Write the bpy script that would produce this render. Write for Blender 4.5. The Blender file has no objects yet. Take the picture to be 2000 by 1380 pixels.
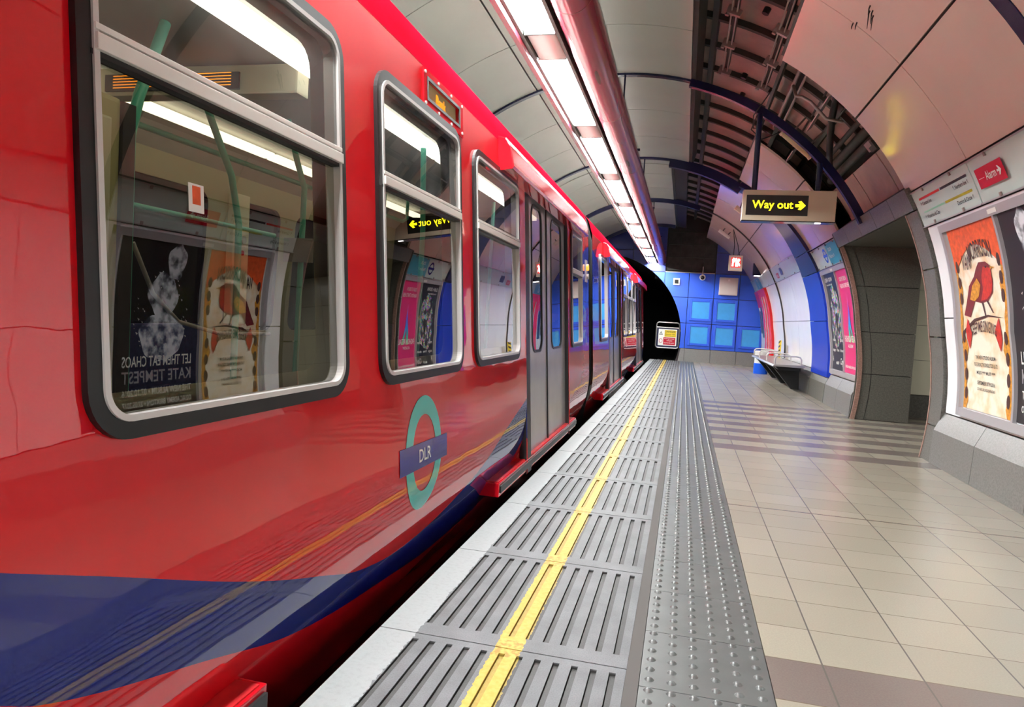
import bpy, bmesh, math, random
from math import sin, cos, pi, radians as rad
from mathutils import Vector, Matrix
from mathutils.geometry import tessellate_polygon
random.seed(7)
SC = bpy.context.scene
COL = SC.collection

# ---------------------------------------------------------------- camera, world, exposure
cam_d = bpy.data.cameras.new('camera'); cam = bpy.data.objects.new('camera', cam_d); COL.objects.link(cam)
YAW, PITCH, ROLL, CAMZ = 0.236244937, -0.0550526786, 0.0598090521, 1.1
f = Vector((-sin(YAW)*cos(PITCH), cos(YAW)*cos(PITCH), sin(PITCH)))
r0 = Vector((cos(YAW), sin(YAW), 0)); u0 = r0.cross(f)
r = r0*cos(ROLL) + u0*sin(ROLL); u = -r0*sin(ROLL) + u0*cos(ROLL)
m = Matrix((r, u, -f)).transposed().to_4x4(); m.translation = Vector((0, 0, CAMZ)); cam.matrix_world = m
cam_d.sensor_width = 36; cam_d.lens = 1378.01/2000*36; cam_d.clip_start = .02; cam_d.clip_end = 200
SC.camera = cam
w = bpy.data.worlds.new('world'); SC.world = w; w.use_nodes = True
w.node_tree.nodes['Background'].inputs[0].default_value = (.9, .95, 1, 1)
w.node_tree.nodes['Background'].inputs[1].default_value = .15
SC.view_settings.view_transform = 'Standard'; SC.view_settings.look = 'None'
SC.view_settings.gamma = 1; SC.view_settings.use_curve_mapping = False
SC.view_settings.exposure = 0.60
try:
    SC.cycles.use_denoising = True; SC.cycles.max_bounces = 10; SC.cycles.transparent_max_bounces = 16
    SC.cycles.diffuse_bounces = 5; SC.cycles.glossy_bounces = 5; SC.cycles.sample_clamp_indirect = 8
    SC.cycles.caustics_reflective = False; SC.cycles.caustics_refractive = False
except Exception: pass
TUBE = 120.0          # strength of the platform fluorescent tubes
TRAIN_TUBE = 2.4     # strength of the lights inside the train

# ---------------------------------------------------------------- materials
MATS = {}
def srgb(r, g, b):
    g_ = lambda c: (c/255)/12.92 if c/255 <= .04045 else ((c/255+.055)/1.055)**2.4
    return (g_(r), g_(g), g_(b), 1)
class NT:
    def __init__(s, name):
        s.m = bpy.data.materials.new(name); s.m.use_nodes = True; s.t = s.m.node_tree
        s.b = s.t.nodes['Principled BSDF']; s.out = s.t.nodes['Material Output']; MATS[name] = s.m
    def n(s, ty, **kw):
        nd = s.t.nodes.new(ty)
        for k, v in kw.items(): setattr(nd, k, v)
        return nd
    def l(s, a, b): s.t.links.new(a, b)
    def val(s, sock, x):
        if isinstance(x, (int, float)): sock.default_value = x
        elif isinstance(x, tuple): sock.default_value = x
        else: s.l(x, sock)
    def math(s, op, a, b=0.0, c=None):
        nd = s.n('ShaderNodeMath', operation=op); s.val(nd.inputs[0], a); s.val(nd.inputs[1], b)
        if c is not None: s.val(nd.inputs[2], c)
        return nd.outputs[0]
    def mix(s, fac, a, b):
        nd = s.n('ShaderNodeMix', data_type='RGBA'); s.val(nd.inputs[0], fac); s.val(nd.inputs[6], a); s.val(nd.inputs[7], b)
        return nd.outputs[2]
    def pos(s):
        g = s.n('ShaderNodeNewGeometry'); x = s.n('ShaderNodeSeparateXYZ'); s.l(g.outputs['Position'], x.inputs[0])
        return g.outputs['Position'], x.outputs[0], x.outputs[1], x.outputs[2]
    def noise(s, scale, vec=None, detail=2.0, dim=None):
        nd = s.n('ShaderNodeTexNoise'); nd.inputs['Scale'].default_value = scale; nd.inputs['Detail'].default_value = detail
        if vec is None: vec = s.pos()[0]
        s.l(vec, nd.inputs['Vector']); return nd.outputs[0]
    def ramp(s, fac, lo, hi, a, b):
        nd = s.n('ShaderNodeMapRange'); s.val(nd.inputs[0], fac); nd.inputs[1].default_value = lo; nd.inputs[2].default_value = hi
        nd.inputs[3].default_value = a; nd.inputs[4].default_value = b; return nd.outputs[0]
    def bump(s, h, strength=.2, dist=.01):
        nd = s.n('ShaderNodeBump'); nd.inputs['Strength'].default_value = strength; nd.inputs['Distance'].default_value = dist
        s.l(h, nd.inputs['Height']); s.l(nd.outputs[0], s.b.inputs['Normal']); return nd.outputs[0]
    def set(s, **kw):
        names = dict(color='Base Color', rough='Roughness', metal='Metallic', coat='Coat Weight', coatr='Coat Roughness',
                     spec='Specular IOR Level', emis='Emission Color', es='Emission Strength', alpha='Alpha', ior='IOR')
        for k, v in kw.items(): s.val(s.b.inputs[names[k]], v)
        return s
def simple(name, col, rough=.5, metal=0.0, var=.0, scale=6.0, bump=0.0, bscale=30.0, bdist=.003, **kw):
    t = NT(name)
    if var > 0:
        nz = t.noise(scale, detail=4)
        dark = tuple(c*(1-var) for c in col[:3])+(1,); lite = tuple(min(1, c*(1+var)) for c in col[:3])+(1,)
        t.set(color=t.mix(t.ramp(nz, .3, .7, 0, 1), dark, lite))
    else: t.set(color=col)
    t.set(rough=rough, metal=metal, **kw)
    if bump > 0: t.bump(t.noise(bscale, detail=3), bump, bdist)
    return t.m
simple('white_enamel', srgb(246, 247, 250), .16, var=.03, scale=2, bump=.05, bscale=3, bdist=.01)
simple('pink_bounce_enamel', srgb(240, 224, 214), .13, var=.03, scale=1.5, bump=.06, bscale=2.5, bdist=.012)
simple('grey_enamel', srgb(214, 218, 208), .3, var=.05, scale=1.2, bump=.10, bscale=1.6, bdist=.02)
simple('joint_dark', srgb(52, 48, 50), .7)
simple('blue_enamel', srgb(18, 58, 190), .3, var=.05, scale=1.5)
simple('navy_enamel', srgb(24, 26, 72), .3, var=.06)
simple('navy_steel', srgb(22, 24, 60), .25)
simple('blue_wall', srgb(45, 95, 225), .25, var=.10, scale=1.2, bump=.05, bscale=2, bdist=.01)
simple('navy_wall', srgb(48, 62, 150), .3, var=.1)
simple('blue_inset', srgb(60, 160, 232), .3, var=.06)
simple('frieze', srgb(205, 226, 222), .25, var=.02)
simple('granite', srgb(98, 97, 92), .38, var=.30, scale=70, bump=.15, bscale=90, bdist=.001)
simple('granite_dark', srgb(92, 91, 84), .42, var=.28, scale=60, bump=.15, bscale=90, bdist=.001)
simple('granite_light', srgb(112, 111, 108), .42, var=.22, scale=80, bump=.15, bscale=90, bdist=.001)
simple('granite_edge', srgb(150, 118, 105), .4, var=.25, scale=60)
simple('concrete_dark', srgb(70, 66, 64), .85, var=.3, scale=5, bump=.3, bscale=20)
simple('lining', srgb(176, 152, 142), .45, var=.22, scale=2.5, bump=.25, bscale=9, bdist=.02)
simple('lining_rib', srgb(56, 58, 52), .6, var=.2, scale=5)
simple('steel', srgb(185, 182, 176), .32, metal=.9, var=.08)
simple('galv', srgb(165, 150, 145), .4, metal=.5, var=.1)
simple('black_rubber', srgb(13, 13, 15), .4)
simple('black', srgb(10, 10, 12), .5)
simple('black_gloss', srgb(12, 12, 12), .12)
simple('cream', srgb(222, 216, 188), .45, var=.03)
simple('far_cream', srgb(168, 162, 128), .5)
simple('train_ceiling', srgb(178, 174, 168), .5, var=.05)
simple('olive_panel', srgb(190, 182, 135), .5)
simple('seat_blue', srgb(35, 45, 105), .8, var=.15, scale=40)
simple('train_floor', srgb(70, 72, 80), .6)
simple('pole_green', srgb(100, 205, 178), .28)
simple('frame_silver', srgb(208, 204, 202), .25, metal=.15)
simple('frame_white', srgb(226, 220, 214), .3)
simple('poster_frame', srgb(188, 186, 190), .3, metal=.35)
simple('duct_red', srgb(140, 42, 56), .24, var=.05, scale=2)
simple('duct_pink', srgb(132, 50, 66), .22, var=.06, scale=2, bump=.04, bscale=5, bdist=.01)
simple('cover_white', srgb(205, 198, 194), .25)
simple('reflector', srgb(240, 240, 240), .3)
simple('sign_beige', srgb(214, 202, 176), .4)
simple('sign_black', srgb(14, 13, 12), .25)
simple('red_sign', srgb(200, 0, 45), .3)
simple('red_panel', srgb(225, 25, 28), .25)
simple('magenta', srgb(190, 15, 85), .3)
simple('red_plain', srgb(215, 18, 34), .14, coat=.6, coatr=.03)
simple('roof_grey', srgb(176, 172, 168), .5, var=.15, scale=3)
simple('red_roof', srgb(150, 10, 28), .8, spec=.0, var=.1, scale=4)
simple('red_step', srgb(205, 40, 45), .35, var=.15, scale=14)
simple('yellow_plain', srgb(240, 205, 40), .5)
simple('bin_blue', srgb(10, 90, 225), .35)
simple('bin_white', srgb(225, 225, 222), .4)
simple('paper_white', srgb(245, 244, 240), .5)
simple('text_black', srgb(25, 22, 24), .5)
simple('text_white', srgb(238, 238, 232), .5)
simple('line_red', srgb(225, 45, 40), .4); simple('line_black', srgb(20, 20, 28), .4)
simple('line_green', srgb(150, 215, 190), .4); simple('line_yellow', srgb(185, 175, 35), .4)
simple('roundel_teal', srgb(80, 205, 198), .16, coat=.5, coatr=.03)
simple('roundel_blue', srgb(48, 44, 140), .16, coat=.5, coatr=.03)
simple('teal_sign', srgb(60, 160, 185), .3)
simple('tile_cream', srgb(222, 220, 200), .2)
simple('skin', srgb(190, 140, 115), .55)
simple('cloth_dark', srgb(35, 35, 48), .85)
simple('hair_dark', srgb(30, 24, 20), .7)
simple('vest_yellow', srgb(205, 235, 40), .6, es=.15, emis=srgb(205, 235, 40)) if False else simple('vest_yellow', srgb(215, 245, 40), .6)
simple('door_silver', srgb(186, 188, 194), .2, metal=.2, var=.03, bump=.03, bscale=4, bdist=.01)
simple('poster_black', srgb(34, 31, 36), .3); simple('poster_pink', srgb(226, 40, 118), .3)
simple('poster_navy', srgb(34, 34, 50), .3)
simple('art_red', srgb(196, 44, 30), .4, var=.25, scale=30); simple('art_darkred', srgb(120, 26, 34), .4, var=.2, scale=30)
simple('art_gold', srgb(205, 140, 40), .4, var=.35, scale=45); simple('art_brown', srgb(70, 36, 30), .4)
simple('art_orange', srgb(232, 92, 40), .4, var=.2, scale=25)
simple('art_cyan', srgb(60, 190, 215), .3); simple('art_blue', srgb(50, 80, 200), .3); simple('art_green', srgb(110, 210, 110), .3); simple('art_yellow', srgb(230, 225, 60), .3)
def emit(name, col, s):
    t = NT(name); t.set(color=(0, 0, 0, 1), emis=col, es=s, rough=.6); return t.m
emit('tube', (.97, 1, .985, 1), TUBE)
emit('train_tube', (1, .97, .84, 1), TRAIN_TUBE)
emit('led_orange', srgb(255, 150, 30), 1.3); emit('led_yellow', srgb(255, 232, 20), 3.2)
emit('sign_glow', srgb(255, 50, 45), 1.0); emit('glow_white', (1, .95, .92, 1), 3.0)
emit('tail_orange', srgb(255, 150, 50), 1.6); emit('passage_fill', (1, .97, .9, 1), 16.0)
# parchment with ochre clouds
t = NT('art_parchment'); t.set(color=t.mix(t.ramp(t.noise(7, detail=5),   .45, .8, 0, 1), srgb(244, 234, 214), srgb(230, 178, 104)), rough=.4)
# marbled blue/white for the pale figure on the black poster
t = NT('art_marble'); t.set(color=t.mix(t.ramp(t.noise(11, detail=8), .42, .62, 0, 1), srgb(225, 228, 235), srgb(60, 64, 76)), rough=.3)
# coloured confetti
t = NT('art_confetti'); v = t.n('ShaderNodeTexVoronoi'); v.inputs['Scale'].default_value = 42; t.l(t.pos()[0], v.inputs['Vector'])
hs = t.n('ShaderNodeHueSaturation'); hs.inputs['Saturation'].default_value = 1.1; hs.inputs['Value'].default_value = .9; t.l(v.outputs['Color'], hs.inputs['Color'])
t.set(color=t.mix(t.ramp(t.noise(9), .42, .6, 0, 1), srgb(40, 34, 50), hs.outputs[0]), rough=.35)
# rainbow A
t = NT('art_rainbow'); cr = t.n('ShaderNodeValToRGB'); px_, x_, y_, z_ = t.pos(); t.l(t.ramp(z_, .9, 1.6, 0, 1), cr.inputs[0])
E_ = cr.color_ramp.elements; E_[0].color = srgb(235, 225, 60); E_[1].color = srgb(230, 120, 190)
for p_, c_ in ((.25, srgb(90, 215, 150)), (.5, srgb(50, 150, 230)), (.75, srgb(120, 90, 220))): e_ = E_.new(p_); e_.color = c_
t.set(color=cr.outputs[0], rough=.3)
# glass panes
def glass(name, tint, refl, dust=0.0):
    t = NT(name); t.t.nodes.remove(t.b)
    tr = t.n('ShaderNodeBsdfTransparent'); tr.inputs[0].default_value = tint
    gl = t.n('ShaderNodeBsdfGlossy'); gl.inputs['Roughness'].default_value = .0; gl.inputs[0].default_value = (1, 1, 1, 1)
    fr = t.n('ShaderNodeFresnel'); fr.inputs[0].default_value = 1.52
    mx = t.n('ShaderNodeMixShader'); t.l(t.math('MINIMUM', t.math('MULTIPLY', fr.outputs[0], refl), 1.0), mx.inputs[0])
    t.l(tr.outputs[0], mx.inputs[1]); t.l(gl.outputs[0], mx.inputs[2]); o = mx.outputs[0]
    if dust:
        df = t.n('ShaderNodeBsdfDiffuse'); df.inputs[0].default_value = (.7, .72, .74, 1)
        m2 = t.n('ShaderNodeMixShader'); t.l(t.ramp(t.noise(5, detail=6), .35, .75, 0, dust), m2.inputs[0]); t.l(o, m2.inputs[1]); t.l(df.outputs[0], m2.inputs[2]); o = m2.outputs[0]
    t.l(o, t.out.inputs[0]); return t.m
glass('glass', (.50, .48, .37, 1), 1.9); glass('glass_hopper', (.80, .82, .82, 1), 1.4, .12)
# train paint: red with the blue and magenta livery
def livery():
    t = NT('train_paint'); P, x, y, z = t.pos()
    def curve(pts, y0, y1, z0, z1):
        fc = t.n('ShaderNodeFloatCurve'); c = fc.mapping.curves[0]
        q = [((a-y0)/(y1-y0), (b-z0)/(z1-z0)) for a, b in pts]
        c.points[0].location = q[0]; c.points[1].location = q[-1]
        for a in q[1:-1]: c.points.new(*a)
        fc.mapping.update(); t.l(t.ramp(y, y0, y1, 0, 1), fc.inputs['Value'])
        return t.ramp(fc.outputs[0], 0, 1, z0, z1)
    top = curve([(0, .98), (.5, .79), (.871, .648), (1.068, .574), (1.527, .40), (1.882, .286), (2.3, .17), (2.7, .13), (3.35, .20), (4.26, .443), (4.65, .532), (5, .63)], 0, 5, -.2, 1.2)
    bot = curve([(0, .84), (.5, .60), (.864, .439), (.928, .405), (1.379, .265), (1.9, .11), (2.59, -.0), (3.36, -.07), (4.32, .0), (4.65, .25), (5, .36)], 0, 5, -.2, 1.2)
    a = t.math('MULTIPLY', t.math('LESS_THAN', z, top), t.math('GREATER_THAN', z, bot))
    a = t.math('MULTIPLY', a, t.math('LESS_THAN', y, 4.9))
    def ell(yc, zc, ry, rz):
        dy = t.math('DIVIDE', t.math('SUBTRACT', y, yc), ry); dz = t.math('DIVIDE', t.math('SUBTRACT', z, zc), rz)
        return t.math('LESS_THAN', t.math('ADD', t.math('MULTIPLY', dy, dy), t.math('MULTIPLY', dz, dz)), 1.0)
    red, blue, mag = srgb(215, 2, 22), srgb(6, 26, 118), srgb(140, 28, 110)
    lo = t.math('GREATER_THAN', z, .84)
    big = t.math('MULTIPLY', ell(8.15, .92, 1.35, 1.0), lo); m1 = t.math('MULTIPLY', ell(8.9, 1.2, 1.15, .78), lo)
    m2 = t.math('MULTIPLY', ell(8.2, .45, 1.5, .80), lo)
    c = t.mix(m1, red, mag); c = t.mix(big, c, srgb(28, 60, 190)); c = t.mix(m2, c, mag); c = t.mix(a, c, blue)
    far = t.math('MULTIPLY', t.math('GREATER_THAN', y, 12.0), t.math('LESS_THAN', z, t.ramp(y, 12.1, 16, .02, .42)))
    c = t.mix(far, c, blue)
    t.set(color=c, rough=.55, spec=.15, coat=1.0, coatr=.0)
    mp = t.n('ShaderNodeMapping'); mp.inputs['Scale'].default_value = (1, .8, 1.6); t.l(P, mp.inputs[0])
    t.t.nodes.remove(t.t.nodes['Bump']) if 'Bump' in t.t.nodes else None
    h = t.math('ADD', t.noise(3.2, mp.outputs[0], 1), t.math('MULTIPLY', t.noise(22, mp.outputs[0], 1), .03))
    bn = t.bump(h, 1.0, .0022); t.l(bn, t.b.inputs['Coat Normal']); t.b.inputs['Coat IOR'].default_value = 1.62
livery()
# floor tiles
FX, FY, PX, PY = .217, 2.203, .309, .279
t = NT('floor_tiles'); P, x, y, z = t.pos()
u_ = t.math('DIVIDE', t.math('SUBTRACT', x, FX), PX); v_ = t.math('DIVIDE', t.math('SUBTRACT', y, FY), PY)
fu, fv = t.math('FRACT', u_), t.math('FRACT', v_); row = t.math('FLOOR', v_); colm = t.math('FLOOR', u_)
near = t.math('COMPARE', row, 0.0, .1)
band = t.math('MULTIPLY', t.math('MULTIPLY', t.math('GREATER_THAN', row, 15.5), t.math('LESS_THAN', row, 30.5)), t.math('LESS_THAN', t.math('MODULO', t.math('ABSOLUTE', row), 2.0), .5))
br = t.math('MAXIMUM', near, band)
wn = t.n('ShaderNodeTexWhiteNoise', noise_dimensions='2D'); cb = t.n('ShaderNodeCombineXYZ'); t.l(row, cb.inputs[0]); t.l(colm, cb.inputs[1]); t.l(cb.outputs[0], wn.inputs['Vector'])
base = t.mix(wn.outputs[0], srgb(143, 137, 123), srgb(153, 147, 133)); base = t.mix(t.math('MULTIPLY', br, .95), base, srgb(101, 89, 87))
base = t.mix(t.ramp(t.noise(160, detail=2), .35, .65, 0, .22), base, srgb(126, 118, 106))
base = t.mix(t.ramp(t.noise(1.3, detail=3), .4, .7, 0, .18), base, srgb(130, 127, 118))
gx = t.math('LESS_THAN', t.math('MINIMUM', fu, t.math('SUBTRACT', 1.0, fu)), .0095)
gy = t.math('LESS_THAN', t.math('MINIMUM', fv, t.math('SUBTRACT', 1.0, fv)), .0085)
ex = t.math('LESS_THAN', t.math('ABSOLUTE', t.math('SUBTRACT', y, 4.57)), .008)
base = t.mix(t.math('MULTIPLY', gy, .85), base, srgb(96, 84, 70)); base = t.mix(gx, base, srgb(92, 88, 84)); base = t.mix(ex, base, srgb(96, 80, 66))
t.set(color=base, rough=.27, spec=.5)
g_ = t.math('MAXIMUM', gx, gy); t.bump(t.math('MULTIPLY', g_, -1.0), .3, .002)
# platform edge concrete with white and yellow paint
t = NT('edge_concrete'); P, x, y, z = t.pos()
n1 = t.noise(6, detail=5); n2 = t.noise(55, detail=4); n3 = t.noise(220, detail=2)
c = t.mix(t.ramp(n1, .3, .7, 0, 1), srgb(90, 91, 93), srgb(108, 109, 112)); c = t.mix(t.ramp(n3, .4, .7, 0, .35), c, srgb(64, 64, 65))
wob = t.math('MULTIPLY', t.math('SUBTRACT', n1, .5), .03); wob2 = t.math('MULTIPLY', t.math('SUBTRACT', n2, .5), .022)
edge = t.math('ADD', x, t.math('ADD', wob, wob2))
white = t.math('LESS_THAN', edge, -.812)
yel = t.math('LESS_THAN', t.math('ABSOLUTE', t.math('ADD', t.math('ADD', x, .488), wob2)), .045)
jm = t.math('FRACT', t.math('DIVIDE', t.math('SUBTRACT', y, 2.224), .882)); jm = t.math('LESS_THAN', t.math('MINIMUM', jm, t.math('SUBTRACT', 1.0, jm)), .07)
c = t.mix(t.math('MULTIPLY', white, t.ramp(n2, .2, .5, .82, 1)), c, t.mix(t.ramp(n2, .4, .75, 0, .5), srgb(146, 149, 150), srgb(122, 125, 125)))
yc = t.mix(t.ramp(n2, .35, .65, 0, .7), srgb(180, 156, 76), srgb(168, 138, 52)); yc = t.mix(t.math('MULTIPLY', jm, t.ramp(n2, .45, .6, 0, .75)), yc, srgb(140, 108, 50))
c = t.mix(t.math('MULTIPLY', yel, t.ramp(n2, .25, .4, .75, 1)), c, yc)
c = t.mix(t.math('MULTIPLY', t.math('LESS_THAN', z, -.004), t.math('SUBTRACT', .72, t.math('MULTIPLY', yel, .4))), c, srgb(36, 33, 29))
t.set(color=c, rough=.55, spec=.2); t.bump(t.math('ADD', t.math('MULTIPLY', n3, .5), t.noise(25, detail=3)), .35, .003)
simple('slot_dark', srgb(92, 89, 84), .8, var=.2, scale=60)
simple('tactile', srgb(82, 84, 83), .36, var=.14, scale=9, bump=.2, bscale=120, bdist=.001)
simple('grout_dark', srgb(70, 66, 64), .8)

# ---------------------------------------------------------------- builders
def thing(name, label, cat, loc=(0, 0, 0), group=None):
    o = bpy.data.objects.new(name, None); COL.objects.link(o); o.location = loc; o['label'] = label; o['category'] = cat
    if group: o['group'] = group
    o.empty_display_size = .1
    return o
def tag(o, label, cat, group=None, kind=None):
    o['label'] = label; o['category'] = cat
    if group: o['group'] = group
    if kind: o['kind'] = kind
    return o
def wloc(o):
    v = Vector((0, 0, 0))
    while o: v += o.location; o = o.parent
    return v
def link(name, me, mat, parent=None, smooth=False, origin=True):
    if parent is not None: off = wloc(parent)
    else: off = Vector((0, 0, 0))
    # origin at mesh centre
    c = Vector((0, 0, 0))
    if len(me.vertices):
        xs = [v.co for v in me.vertices]; c = Vector([(min(a[i] for a in xs)+max(a[i] for a in xs))/2 for i in range(3)])
    me.transform(Matrix.Translation(-c))
    if isinstance(mat, str): mat = [mat]
    if mat:
        for mm in mat: me.materials.append(MATS[mm])
    if smooth:
        for p in me.polygons: p.use_smooth = True
    o = bpy.data.objects.new(name, me); COL.objects.link(o)
    o.parent = parent; o.location = c-off
    return o
def structo(o): o['kind'] = 'structure'; return o
class MB:
    def __init__(s): s.v = []; s.f = []; s.mi = []
    def add(s, vs, fs, mi=0):
        k = len(s.v); s.v += [tuple(a) for a in vs]; s.f += [tuple(i+k for i in q) for q in fs]; s.mi += [mi]*len(fs); return s
    def box(s, x0, x1, y0, y1, z0, z1, mi=0, mp=None):
        vs = [(x, y, z) for x in (x0, x1) for y in (y0, y1) for z in (z0, z1)]
        if mp: vs = [mp(*a) for a in vs]
        return s.add(vs, [(0, 1, 3, 2), (4, 6, 7, 5), (0, 4, 5, 1), (2, 3, 7, 6), (0, 2, 6, 4), (1, 5, 7, 3)], mi)
    def tube(s, pts, rr, n=10, mi=0, caps=True):
        pts = [Vector(p) for p in pts]; rings = []; prev = None
        for i, p in enumerate(pts):
            d = (pts[min(i+1, len(pts)-1)]-pts[max(i-1, 0)]).normalized()
            if prev is None:
                a = Vector((0, 0, 1)) if abs(d.z) < .9 else Vector((1, 0, 0)); e1 = d.cross(a).normalized()
            else: e1 = (prev-d*prev.dot(d)).normalized()
            e2 = d.cross(e1); prev = e1; ri = rr[i] if isinstance(rr, (list, tuple)) else rr
            rings.append([p+(e1*cos(2*pi*k/n)+e2*sin(2*pi*k/n))*ri for k in range(n)])
        vs = [v for rg in rings for v in rg]; fs = []
        for i in range(len(rings)-1):
            for k in range(n): fs.append((i*n+k, i*n+(k+1) % n, (i+1)*n+(k+1) % n, (i+1)*n+k))
        if caps: fs.append(tuple(range(n-1, -1, -1))); fs.append(tuple((len(rings)-1)*n+k for k in range(n)))
        return s.add(vs, fs, mi)
    def sweep(s, prof, ys, mi=0, closed=False, caps=False):
        n = len(prof); vs = [(x, y, z) for y in ys for x, z in prof]; fs = []
        for i in range(len(ys)-1):
            for k in range(n if closed else n-1): fs.append((i*n+k, i*n+(k+1) % n, (i+1)*n+(k+1) % n, (i+1)*n+k))
        if caps: fs.append(tuple(range(n))); fs.append(tuple((len(ys)-1)*n+k for k in range(n-1, -1, -1)))
        return s.add(vs, fs, mi)
    def lathe(s, prof, c, n=24, mi=0, sx=1, sy=1):
        vs = [(c[0]+rr*cos(2*pi*k/n)*sx, c[1]+rr*sin(2*pi*k/n)*sy, c[2]+zz) for rr, zz in prof for k in range(n)]; fs = []
        for i in range(len(prof)-1):
            for k in range(n): fs.append((i*n+k, i*n+(k+1) % n, (i+1)*n+(k+1) % n, (i+1)*n+k))
        return s.add(vs, fs, mi)
    def mesh(s, fix=True):
        me = bpy.data.meshes.new('m'); me.from_pydata(s.v, [], s.f); me.update()
        for p, k in zip(me.polygons, s.mi): p.material_index = k
        if fix:
            bm = bmesh.new(); bm.from_mesh(me); bmesh.ops.recalc_face_normals(bm, faces=bm.faces); bm.to_mesh(me); bm.free()
        return me
    def build(s, name, mat, parent=None, smooth=False, bevel=0.0, auto=None, fix=True):
        me = s.mesh(fix)
        if bevel > 0:
            bm = bmesh.new(); bm.from_mesh(me)
            ed = [e for e in bm.edges if len(e.link_faces) == 2 and e.calc_face_angle(0) > .6]
            bmesh.ops.bevel(bm, geom=ed, offset=bevel, segments=2, affect='EDGES', profile=.7); bm.to_mesh(me); bm.free()
        o = link(name, me, mat, parent, smooth)
        if smooth:
            try: me.set_sharp_from_angle(angle=rad(auto or 40))
            except Exception: pass
        return o
def box(name, mat, b, parent=None, bevel=0.0): return MB().box(*b).build(name, mat, parent, bevel=bevel)
def rrect(u0, u1, v0, v1, rr, n=6):
    rr = rr if isinstance(rr, (tuple, list)) else (rr,)*4   # order: BL BR TR TL
    out = []
    for (cx, cy, a0, q) in ((u0, v0, pi, rr[0]), (u1, v0, 1.5*pi, rr[1]), (u1, v1, 0, rr[2]), (u0, v1, .5*pi, rr[3])):
        sx = 1 if cx == u0 else -1; sy = 1 if cy == v0 else -1
        if q <= 0: out.append((cx, cy)); continue
        for k in range(n+1):
            a = a0+.5*pi*k/n; out.append((cx+sx*q+q*cos(a), cy+sy*q+q*sin(a)))
    return out
def ellipse(cu, cv, ru, rv, n=40, a0=0, a1=2*pi): return [(cu+ru*cos(a0+(a1-a0)*k/n), cv+rv*sin(a0+(a1-a0)*k/n)) for k in range(n)]
def flat_faces(loops):
    """loops: list of 2-D outlines (outer, holes...) -> (verts2d, tris)"""
    vv = [[Vector((a, b, 0)) for a, b in lp] for lp in loops]
    tr = tessellate_polygon(vv); flat = [(p.x, p.y) for lp in vv for p in lp]; return flat, tr
def bisected(vs, fs, us=(), ws=()):
    bm = bmesh.new(); V = [bm.verts.new((a, b, 0)) for a, b in vs]
    for q in fs:
        try: bm.faces.new([V[i] for i in q])
        except ValueError: pass
    for x in us: bmesh.ops.bisect_plane(bm, geom=bm.verts[:]+bm.edges[:]+bm.faces[:], plane_co=(x, 0, 0), plane_no=(1, 0, 0), dist=1e-6)
    for x in ws: bmesh.ops.bisect_plane(bm, geom=bm.verts[:]+bm.edges[:]+bm.faces[:], plane_co=(0, x, 0), plane_no=(0, 1, 0), dist=1e-6)
    bm.verts.index_update(); out = ([(v.co.x, v.co.y) for v in bm.verts], [[v.index for v in q.verts] for q in bm.faces]); bm.free(); return out
class Decal:
    """thin applied shapes lying on a surface given by mp(u, v, offset)"""
    def __init__(s, mp, cut=None): s.mp = mp; s.mb = MB(); s.cut = cut
    def shape(s, loops, off=.002, mi=0):
        vs, fs = flat_faces(loops); return s.raw(vs, fs, off, mi)
    def raw(s, vs, fs, off, mi=0):
        if s.cut:
            lo = min(v[1] for v in vs); hi = max(v[1] for v in vs); k = math.ceil(lo/s.cut); ws = []
            while k*s.cut < hi: ws.append(k*s.cut); k += 1
            vs, fs = bisected(vs, fs, ws=ws)
        s.mb.add([s.mp(a, b, off) for a, b in vs], fs, mi); return s
    def text(s, txt, u0, v0, h, w=None, off=.004, mi=0, align='L', flip=False, shear=0.0, arc=0.0):
        vs, fs, W, H = glyphs(txt)
        k = h/.7; kx = k if w is None else w/W
        if align == 'C': u0 = u0-W*kx/2
        elif align == 'R': u0 = u0-W*kx
        uc = u0+W*kx/2
        def tr(a, b):
            uu = u0+a*kx+shear*b*k; vv = v0+b*k
            if arc: vv += arc*(1-((uu-uc)/(W*kx/2))**2)
            return (uu, vv)
        vs2 = [tr(a, b) for a, b in vs]
        return s.raw(vs2, fs, off, mi)
    def build(s, name, mat, parent=None): return s.mb.build(name, mat, parent, fix=False)
_G = {}
def glyphs(txt):
    if txt in _G: return _G[txt]
    cu = bpy.data.curves.new('t', 'FONT'); cu.body = txt; cu.size = 1; cu.resolution_u = 3; cu.fill_mode = 'FRONT'; cu.offset = .012
    ob = bpy.data.objects.new('t', cu); COL.objects.link(ob); dg = bpy.context.evaluated_depsgraph_get(); dg.update()
    me = bpy.data.meshes.new_from_object(ob.evaluated_get(dg)); vs = [(v.co.x, v.co.y) for v in me.vertices]; fs = [list(p.vertices) for p in me.polygons]
    bpy.data.objects.remove(ob); bpy.data.curves.remove(cu); bpy.data.meshes.remove(me)
    x0 = min(v[0] for v in vs); vs = [(a-x0, b) for a, b in vs]; W = max(v[0] for v in vs); H = max(v[1] for v in vs)
    _G[txt] = (vs, fs, W, H); return _G[txt]
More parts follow.
